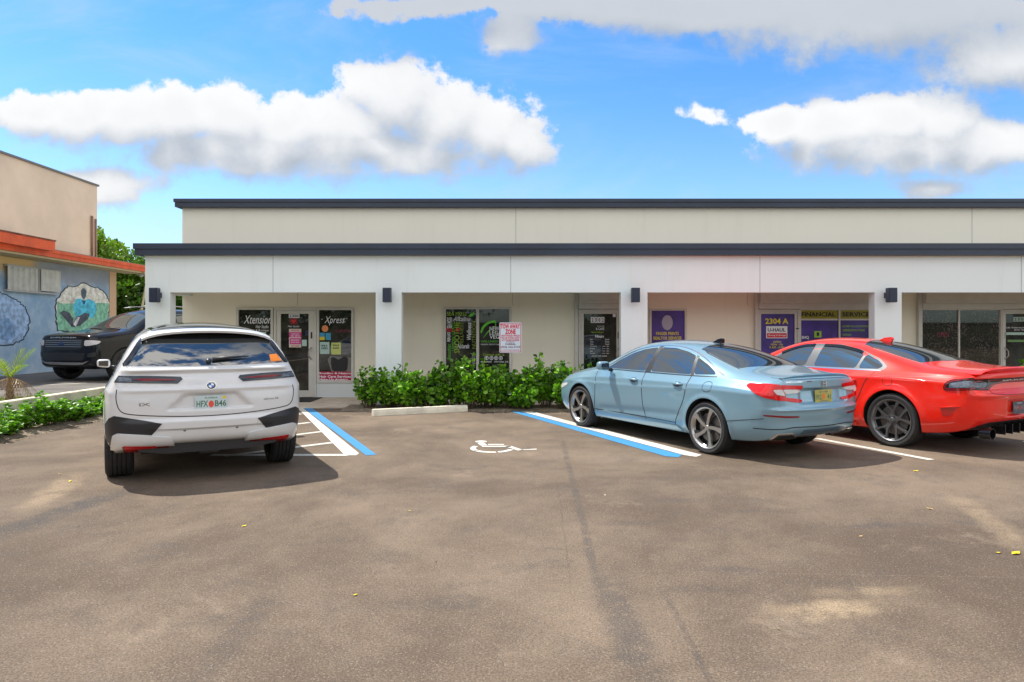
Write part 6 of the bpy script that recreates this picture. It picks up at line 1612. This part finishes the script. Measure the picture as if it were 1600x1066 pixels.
# mural medallions (generic painted scene: figure in a blue robe over a green field)
def mural():
    x = WXN + .004
    def Y(px): return -WXN * F / (800 - px)
    def Z(px, py): return HC + (YH - py) * Y(px) / F
    def pp(name, pts, m, d, par):
        v = [(x + d, Y(a), Z(a, b)) for a, b in pts]; MB().prism(v, (.002, 0, 0)).build(name, m, par, base=NB)
    par = bpy.data.objects.new('mural', None); COL.objects.link(par); par.parent = nb; par.location = (0, 0, 0)
    z5 = lambda pts: [(a/3.807, 420 + b/3.807) for a, b in pts]
    rnd = random.Random(3)
    ring = [(325, 225), (335, 180), (365, 130), (400, 105), (450, 98), (495, 82), (540, 98), (590, 115), (630, 150), (655, 195), (650, 240), (640, 300), (600, 372), (520, 380), (420, 376), (335, 372), (330, 300)]
    jag = []
    for i in range(len(ring)):
        a, b = ring[i], ring[(i+1) % len(ring)]
        for k in range(4): t_ = k/4; jag.append((a[0]+(b[0]-a[0])*t_ + rnd.uniform(-6, 6), a[1]+(b[1]-a[1])*t_ + rnd.uniform(-6, 6)))
    cx = sum(p[0] for p in jag)/len(jag); cy = sum(p[1] for p in jag)/len(jag)
    pm = lambda n, c: mat('mural_' + n, tuple(min(.9, v*1.45) for v in srgb(*c)), .85, var=.34, vscale=7)
    pp('mural_paint', z5(jag), pm('black', (45, 50, 60)), 0, par)
    inner = [((p[0]-cx)*.955+cx, (p[1]-cy)*.955+cy) for p in jag]
    pp('mural_paint', z5(inner), pm('sky', (205, 200, 185)), .003, par)
    gr = [p for p in inner if p[1] > 190]; 
    top = [(338, 205), (420, 182), (520, 190), (640, 205)]
    lower = [p for p in inner if p[1] >= 205]
    lower.sort(key=lambda p: atan2(p[1]-290, p[0]-cx)); 
    pp('mural_paint', z5([(340, 200), (645, 205), (638, 290), (600, 362), (520, 372), (420, 370), (342, 365), (336, 290)]), pm('green', (115, 165, 140)), .006, par)
    pp('mural_paint', z5([(440, 180), (475, 178), (500, 190), (520, 178), (560, 195), (572, 240), (555, 290), (450, 290), (430, 230)]), pm('robe', (75, 165, 190)), .009, par)
    pp('mural_paint', z5([(478, 130), (488, 116), (502, 118), (512, 135), (508, 165), (495, 184), (482, 168)]), pm('face', (75, 88, 98)), .009, par)
    pp('mural_paint', z5([(483, 188), (507, 190), (500, 212), (492, 212)]), pm('robe2', (45, 90, 130)), .0115, par)
    for q in ([(420, 150), (435, 145), (448, 175), (440, 205), (425, 185)], [(345, 190), (400, 186), (440, 196), (436, 206), (360, 208)], [(545, 175), (580, 165), (592, 185), (560, 200)], [(600, 160), (625, 175), (640, 200), (620, 195)]): pp('mural_paint', z5(q), pm('cloud', (195, 190, 178)), .0115, par)
    for q in ([(350, 262), (375, 248), (410, 262), (432, 300), (425, 350), (395, 310), (372, 285)], [(450, 290), (500, 262), (530, 270), (520, 300), (470, 340), (440, 345)], [(420, 340), (455, 285), (465, 290), (440, 350)]): pp('mural_paint', z5(q), pm('figures', (70, 75, 85)), .0115, par)
    pp('mural_paint', z5([(430, 330), (458, 286), (470, 290), (447, 345)]), pm('cloth', (185, 180, 185)), .014, par)
    ring2 = [(-220, 250), (-140, 150), (0, 140), (50, 160), (95, 185), (135, 210), (160, 250), (176, 310), (170, 365), (140, 420), (60, 460), (-100, 460), (-200, 380)]
    j2 = []
    for i in range(len(ring2)):
        a, b = ring2[i], ring2[(i+1) % len(ring2)]
        for k in range(5): t_ = k/5; j2.append((a[0]+(b[0]-a[0])*t_ + rnd.uniform(-6, 6), a[1]+(b[1]-a[1])*t_ + rnd.uniform(-6, 6)))
    pp('mural_paint', z5(j2), pm('black', (45, 50, 60)), 0, par)
    pp('mural_paint', z5([((a-0)*.955, (b-300)*.955+300) for a, b in j2]), pm('paleblue', (135, 160, 190)), .003, par)
    pp('mural_paint', z5([(0, 300), (40, 290), (75, 330), (90, 400), (40, 430), (0, 420)]), pm('wash', (110, 140, 175)), .006, par)
mural()
# lines in the neighbouring lot
for a, b, lb in (((88, 598), (135, 596), 'short white line on the neighbouring lot left of the black SUV'), ((30, 604), (150, 598), 'long faded line on the neighbouring lot behind the low wall')):
    p, q = G(*a, z=ZN), G(*b, z=ZN); d = (q-p).normalized(); n = Vector((-d.y, d.x, 0))*.06
    tag(flat('parking_line', [p-n, q-n, q+n, p+n], mat('faded_line', (.42, .40, .34), .8, var=.3, vscale=5), ZN + .004), lb, 'parking line', 'painted parking lines')

# ------------------------------------------------------------ plants
def leaves_np(cent, nrm_bias, L, W, seed, droop=0.2, elong=1.0):
    """leaf quads (two folded halves, 6 verts) at centres; returns verts, faces arrays"""
    r = np.random.default_rng(seed); n = len(cent)
    d = nrm_bias + r.normal(0, .55, (n, 3)); d /= np.linalg.norm(d, axis=1)[:, None] + 1e-9
    a = r.normal(0, 1, (n, 3)); s = np.cross(d, a); s /= np.linalg.norm(s, axis=1)[:, None] + 1e-9
    up = np.cross(s, d)
    sc_ = r.uniform(.7, 1.25, n)[:, None]
    l = d * L * sc_; w_ = s * W * sc_ * .5; u = up * W * .22 * sc_
    c = cent
    V = np.stack([c, c + l*.45 + w_ + u, c + l, c + l*.45 - w_ + u, c + l*.80 + w_*.7 + u*.7, c + l*.80 - w_*.7 + u*.7], 1).reshape(-1, 3)
    i = np.arange(n)*6
    Fq = np.concatenate([np.stack([i, i+1, i+4, i+2], 1), np.stack([i, i+2, i+5, i+3], 1)], 0)
    return V, Fq
def np_mesh(name, V, Fq, m):
    me = bpy.data.meshes.new(name); me.vertices.add(len(V)); me.vertices.foreach_set('co', V.astype(np.float32).ravel())
    k = Fq.shape[1]; me.loops.add(Fq.size); me.loops.foreach_set('vertex_index', Fq.astype(np.int32).ravel())
    me.polygons.add(len(Fq)); me.polygons.foreach_set('loop_start', np.arange(0, Fq.size, k, dtype=np.int32))
    me.materials.append(m); me.update(calc_edges=True); me.validate(); return me
M_SHRUB = leaf_mat('shrub_leaf', (.014, .075, .004), (.26, .52, .035), .35)
M_SHRUBY = leaf_mat('young_shrub_leaf', (.10, .26, .015), (.20, .42, .03), .35)
M_STEM = mat('shrub_stem', (.10, .075, .045), .9)
def shrub_meshes(seed, h, rad, n_br, L, W, per, m, low=.22):
    r = np.random.default_rng(seed); st = MB(); C_ = []; Dn = []
    for k in range(n_br):
        a = r.uniform(0, 2*pi); q = r.uniform(.1, 1)**.6 * rad; hh = h * (r.uniform(.55, .95) if k % 6 else r.uniform(1.0, 1.22)) * (1 - .25*(q/rad)**2)
        b0 = Vector((cos(a)*q*.25, sin(a)*q*.25, 0)); b1 = Vector((cos(a)*q*.75, sin(a)*q*.75, hh*.5)); b2 = Vector((cos(a)*q, sin(a)*q, hh))
        st.tube([b0, b1, b2], [.009, .007, .003], 5)
        for i in range(per):
            t_ = r.uniform(low, 1)**.8; p = b0.lerp(b1, t_*2) if t_ < .5 else b1.lerp(b2, t_*2-1)
            ang = r.uniform(0, 2*pi)
            rr = r.uniform(.0, .05); C_.append((p.x + cos(ang)*rr, p.y + sin(ang)*rr, p.z + r.uniform(-.02, .02)))
            Dn.append((cos(ang)*.9, sin(ang)*.9, r.uniform(-.1, .75)))
    V, Fq = leaves_np(np.array(C_), np.array(Dn), L, W, seed + 100)
    return np_mesh('leaves', V, Fq, m), st
variants = []
for s_ in range(5):
    lm, st = shrub_meshes(20 + s_, (.90, 1.04, .80, 1.08, .76)[s_], .38, 26, .108, .078, 30, M_SHRUB)
    sm = bpy.data.meshes.new('stems'); sm.from_pydata([tuple(v) for v in st.v], [], st.f); sm.materials.append(M_STEM); variants.append((lm, sm))
def place_shrub(x, y, z, v, sc_, lb, grp, rz=None, zs=1.0):
    e = empty('shrub', (x, y, z), lb, 'shrub', grp, rz if rz is not None else random.uniform(0, 6)); e.scale = (sc_, sc_, sc_*zs)
    for nm, me in zip(('leaves', 'stems'), variants[v]):
        o = bpy.data.objects.new(nm, me); COL.objects.link(o); o.parent = e
    return e
SH = [(577, 1, .80, 'leftmost shrub of the row, beside the salon walkway'), (610, 0, .86, 'shrub in front of the column right of the salon'),
      (641, 4, 1.02, 'shrub directly behind the left part of the wheel stop'), (672, 2, 1.04, 'shrub under the left edge of the green lettered window'),
      (703, 1, .92, 'shrub below the left pane of the green lettered window'), (734, 3, .90, 'shrub behind the right end of the wheel stop'),
      (762, 4, 1.14, 'shrub below the right pane of the green lettered window'), (789, 0, .82, 'shrub at the foot of the tow sign'),
      (821, 2, 1.08, 'shrub just right of the tow sign'), (851, 3, .90, 'shrub third from the nose of the blue sedan'), (878, 1, .90, 'shrub second from the nose of the blue sedan'), (900, 4, 1.0, 'shrub partly hidden by the bonnet of the blue sedan')]
for i, (px, v, sc_, lb) in enumerate(SH):
    D = 13.62 + .10 * sin(i*2.3)
    place_shrub(WX(px, D), D, 0.0, v, sc_, lb, 'green shrubs planted along the shopfront')
# bright young growth
lmY, stY = shrub_meshes(77, .95, .20, 12, .10, .06, 34, M_SHRUBY)
smY = bpy.data.meshes.new('stems'); smY.from_pydata([tuple(v) for v in stY.v], [], stY.f); smY.materials.append(M_STEM)
for px, D, s3, lb in ((722, 13.85, 1.02, 'bright young shrub rising above the row in front of the lettered window'), (776, 13.9, .86, 'bright green young shrub left of the tow sign'), (926, 13.9, .92, 'bright green shrub in front of door 2302 above the blue bonnet')):
    e = empty('shrub', (WX(px, D), D, 0), lb, 'shrub', 'green shrubs planted along the shopfront', random.uniform(0, 6)); e.scale = (s3, s3, s3)
    for nm, me in (('leaves', lmY), ('stems', smY)):
        o = bpy.data.objects.new(nm, me); COL.objects.link(o); o.parent = e
# shrubs behind the cars to the right, and the far right tuft
for i, (px, v, lb) in enumerate(((960, 0, 'shrub hidden behind the front wing of the blue sedan'), (1578, 2, 'shrub showing above the boot of the red sedan'), (1608, 0, 'shrub at the right edge behind the red sedan'))):
    D = 13.75; place_shrub(WX(px, D), D, 0, v, .95 if i == 0 else 1.0, lb, 'green shrubs planted along the shopfront')
# planting bed
bed = MB()
def bed_strip(x0, x1):
    b = MB(); n = int((x1-x0)/.15)+1; xs = np.linspace(x0, x1, n); V = []; Fc = []
    for i, x in enumerate(xs):
        e = .05*sin(x*5.1) + .04*sin(x*11.7+1)
        V += [(x, 13.28 + e, .002), (x, 13.40 + e, .035), (x, 14.17, .045)]
        if i: k = 3*i; Fc += [(k-3, k, k+1, k-2), (k-2, k+1, k+2, k-1)]
    o = mesh_obj('planting_bed', V, Fc, M_SOIL, loc=(x0, 13.7, 0)); o['kind'] = 'structure'
bed_strip(FX(548), FX(1420)); bed_strip(FX(1440), 18.5)
# left hedge along the low wall
i = 0; yy = 7.2
names = ['nearest hedge shrub at the left edge of the picture', 'second hedge shrub along the low wall', 'third hedge shrub along the low wall', 'fourth hedge shrub along the low wall', 'fifth hedge shrub along the low wall',
         'sixth hedge shrub along the low wall', 'seventh hedge shrub along the low wall', 'eighth hedge shrub, beside the white SUV mirror', 'ninth hedge shrub, hidden past the white SUV', 'last hedge shrub towards the building corner']
yy = 9.2
for i in range(9):
    place_shrub(-7.58 + .05*sin(i*1.7), yy, 0.0, (i*2) % 5, .72 + .06*sin(i*2.1), names[i], 'hedge shrubs along the low wall', zs=.62); yy += .48
hb = MB(); n = 40; V = []; Fc = []
for k in range(n):
    y = 8.7 + 5.3*k/(n-1); e = .06*sin(y*4.3) + .04*sin(y*9.1)
    V += [(NX + .18, y, .05), (-7.5, y, .05), (-7.26 + e, y, .002)]
    if k: q = 3*k; Fc += [(q-3, q-2, q+1, q), (q-2, q-1, q+2, q+1)]
mesh_obj('hedge_bed', V, Fc, M_SOIL, loc=(-7.7, 8, 0))['kind'] = 'structure'
# small palm with dead fronds
def palm():
    x, y = -9.05, 12.3; e = empty('small_palm', (x, y, ZN), 'small palm with yellow-green fronds and hanging dead brown ones at the left edge', 'palm')
    MB().tube([(0, 0, 0), (.01, 0, .3), (0, .01, .42)], [.07, .055, .04], 10).build('trunk', mat('palm_trunk', (.22, .15, .09), .9, var=.4, vscale=20), e)
    def frond(az, el, L, droop, m, nm, wd=.03):
        mb = MB(); P_ = []; 
        for k in range(11):
            t_ = k/10; P_.append(Vector((cos(az)*L*t_*cos(el), sin(az)*L*t_*cos(el), .38 + L*t_*sin(el) - droop*L*t_*t_)))
        mb.tube(P_, [.008*(1 - .8*k/10) for k in range(11)], 5)
        s_ = Vector((-sin(az), cos(az), 0))
        for k in range(1, 11):
            for sg in (-1, 1):
                p = P_[k]; d = (P_[k]-P_[k-1]).normalized(); l = L*.33*(1 - abs(k/10 - .45)*.9)
                tip = p + d*l*.75 + s_*sg*l*.6 - Vector((0, 0, droop*l*.35)); b = d*wd*.5
                mb.add([p - b, p + b, tip], [(0, 1, 2)])
        mb.build(nm, m, e)
    gm_ = leaf_mat('palm_leaf', (.16, .26, .03), (.38, .40, .05), .3); bm_ = leaf_mat('dead_palm_leaf', (.22, .11, .05), (.38, .22, .11), .2)
    rr = random.Random(4)
    for az, el, L, dr in ((.05, 1.0, .75, .15), (.5, 1.15, .7, .2), (2.6, .9, .75, .3), (3.6, .8, .8, .35), (-.5, .75, .7, .3), (-1.3, .9, .75, .3), (1.4, 1.2, .7, .2), (4.2, 1.1, .8, .25)): frond(az, el, L, dr, gm_, 'frond')
    for k in range(11): frond(rr.uniform(0, 6.28), rr.uniform(-.1, .35), rr.uniform(.45, .62), rr.uniform(.7, 1.1), bm_, 'dead_frond', .022)
palm()
# trees
def tree(x, y, z, h, cr, seed, lb, m, n_cl=60, per=110, L=.16, W=.09, grp='trees behind the buildings', crown_z=.62, sq=.85):
    e = empty('tree', (x, y, z), lb, 'tree', grp); r = np.random.default_rng(seed); tk = MB()
    top = h - cr*sq*.9; tk.tube([(0, 0, 0), (.05, .02, top*.5), (-.03, .05, top)], [h*.035, h*.027, h*.018], 10)
    cz = h - cr*sq; cl = []
    for k in range(n_cl):
        d = r.normal(0, 1, 3); d /= np.linalg.norm(d); q = r.uniform(.35, 1.0)**.45 * (1 + .18*r.normal())
        p = np.array([d[0]*cr*q, d[1]*cr*q, d[2]*cr*sq*q + cz]); 
        if p[2] < h*.12: p[2] = h*.12 + r.uniform(0, .5)
        cl.append(p)
    for k in range(9):
        p = cl[k]; tk.tube([(0, 0, top*r.uniform(.5, .95)), (p[0]*.5, p[1]*.5, (top*.8 + p[2])*.5), tuple(p)], [h*.014, h*.009, h*.003], 6)
    tk.build('trunk', mat('bark', (.11, .085, .06), .95, bump=.5, bscale=20, var=.3, vscale=6), e, smooth=True)
    C_, Dn = [], []
    for p in cl:
        rad = cr*r.uniform(.16, .30); dd = r.normal(0, 1, (per, 3)); dd /= np.linalg.norm(dd, axis=1)[:, None]
        C_.append(p + dd*rad*(r.uniform(.3, 1, (per, 1))**.5)*np.array([1, 1, .8])); Dn.append(dd*.8 + np.array([0, 0, .25]))
    V, Fq = leaves_np(np.concatenate(C_), np.concatenate(Dn), L, W, seed+1)
    o = bpy.data.objects.new('crown', np_mesh('crown', V, Fq, m)); COL.objects.link(o); o.parent = e
    return e
M_T1 = leaf_mat('tree_leaf', (.030, .085, .010), (.13, .23, .02), .3); M_T2 = leaf_mat('yellow_green_tree_leaf', (.07, .15, .01), (.24, .33, .03), .35)
tree(-20.8, 31.5, 0, 5.9, 2.6, 5, 'bright yellow-green tree filling the gap between the two buildings', M_T2, 210, 170, .20, .12)
tree(-22.0, 37.5, 0, 5.6, 2.8, 6, 'darker tree behind the left side of the gap between the buildings', M_T1, 170, 140, .2, .12)
tree(-17.5, 33.0, 0, 4.5, 2.0, 8, 'low dense dark green tree beside the corner column', M_T1, 190, 150, .20, .12)
tree(-22.8, 33.5, 0, 6.4, 2.6, 15, 'tree behind the beige upper wall of the neighbouring building', M_T1, 90, 110)
tree(-14.6, 36.0, 0, 4.0, 2.0, 9, 'short dark green tree seen through the arcade opening', M_T1, 120, 110)
# trees across the street behind the viewer, mirrored in the shop windows and car glass
for i, (x, y, h, cr) in enumerate(((-31, -20, 8.2, 4.2), (-22, -21, 7.6, 3.8), (-14, -19, 7.5, 3.6), (-6.0, -21, 8.5, 4.0), (3, -20, 7.0, 3.4), (11, -22, 8.5, 4.2), (20, -19, 7.2, 3.6))):
    tree(x, y, 0, h, cr, 40 + i, ('outermost left', 'next to outermost left', 'third from left', 'fourth from left', 'middle', 'second from right', 'rightmost')[i] + ' tree across the street, mirrored in the shop windows', M_T1, 70, 80, .30, .18, 'trees across the street')

bw = MB().box(-45, 45, -26.2, -26, 0, 2.1); bw.box(-45.02, 45.02, -26.24, -25.96, 2.101, 2.18)  # added unseen wall, keeps the bright horizon out of the window reflections
tag(bw.build('reflection_wall', mat('grey_reflection_wall', (.22, .20, .17), .9, var=.3, vscale=1.5), base=(0, -26, 0)), 'long grey wall added out of view behind the viewer to fill the window reflections', 'wall')

def litter():
    n = 420; V = []; Fc = []; rr = random.Random(12)
    for i in range(n):
        if i < 230: x, y = rr.uniform(-3.1, 3.6), rr.gauss(13.35, .12)
        elif i < 330: x, y = -7.26 + abs(rr.gauss(0, .10)), rr.uniform(8.9, 14)
        else: x, y = rr.uniform(-7, 9), rr.uniform(3.2, 12.5)
        a = rr.uniform(0, 6.28); s = rr.uniform(.004, .015) if i >= 330 else rr.uniform(.008, .028); z = .006 if y < 13.2 and x > -7.3 else .045
        V += [(x + s*cos(a), y + s*sin(a), z), (x - s*sin(a)*.5, y + s*cos(a)*.5, z + s*.4), (x - s*cos(a), y - s*sin(a), z), (x + s*sin(a)*.5, y - s*cos(a)*.5, z + s*.2)]; Fc.append((4*i, 4*i+1, 4*i+2, 4*i+3))
    o = mesh_obj('leaf_litter', V, Fc, leaf_mat('dry_litter', (.16, .10, .05), (.52, .42, .26), .1), loc=(0, 12, 0)); o['kind'] = 'stuff'; o['label'] = 'scattered dry leaf bits and grit on the lot and along the planting beds'; o['category'] = 'litter'
litter()
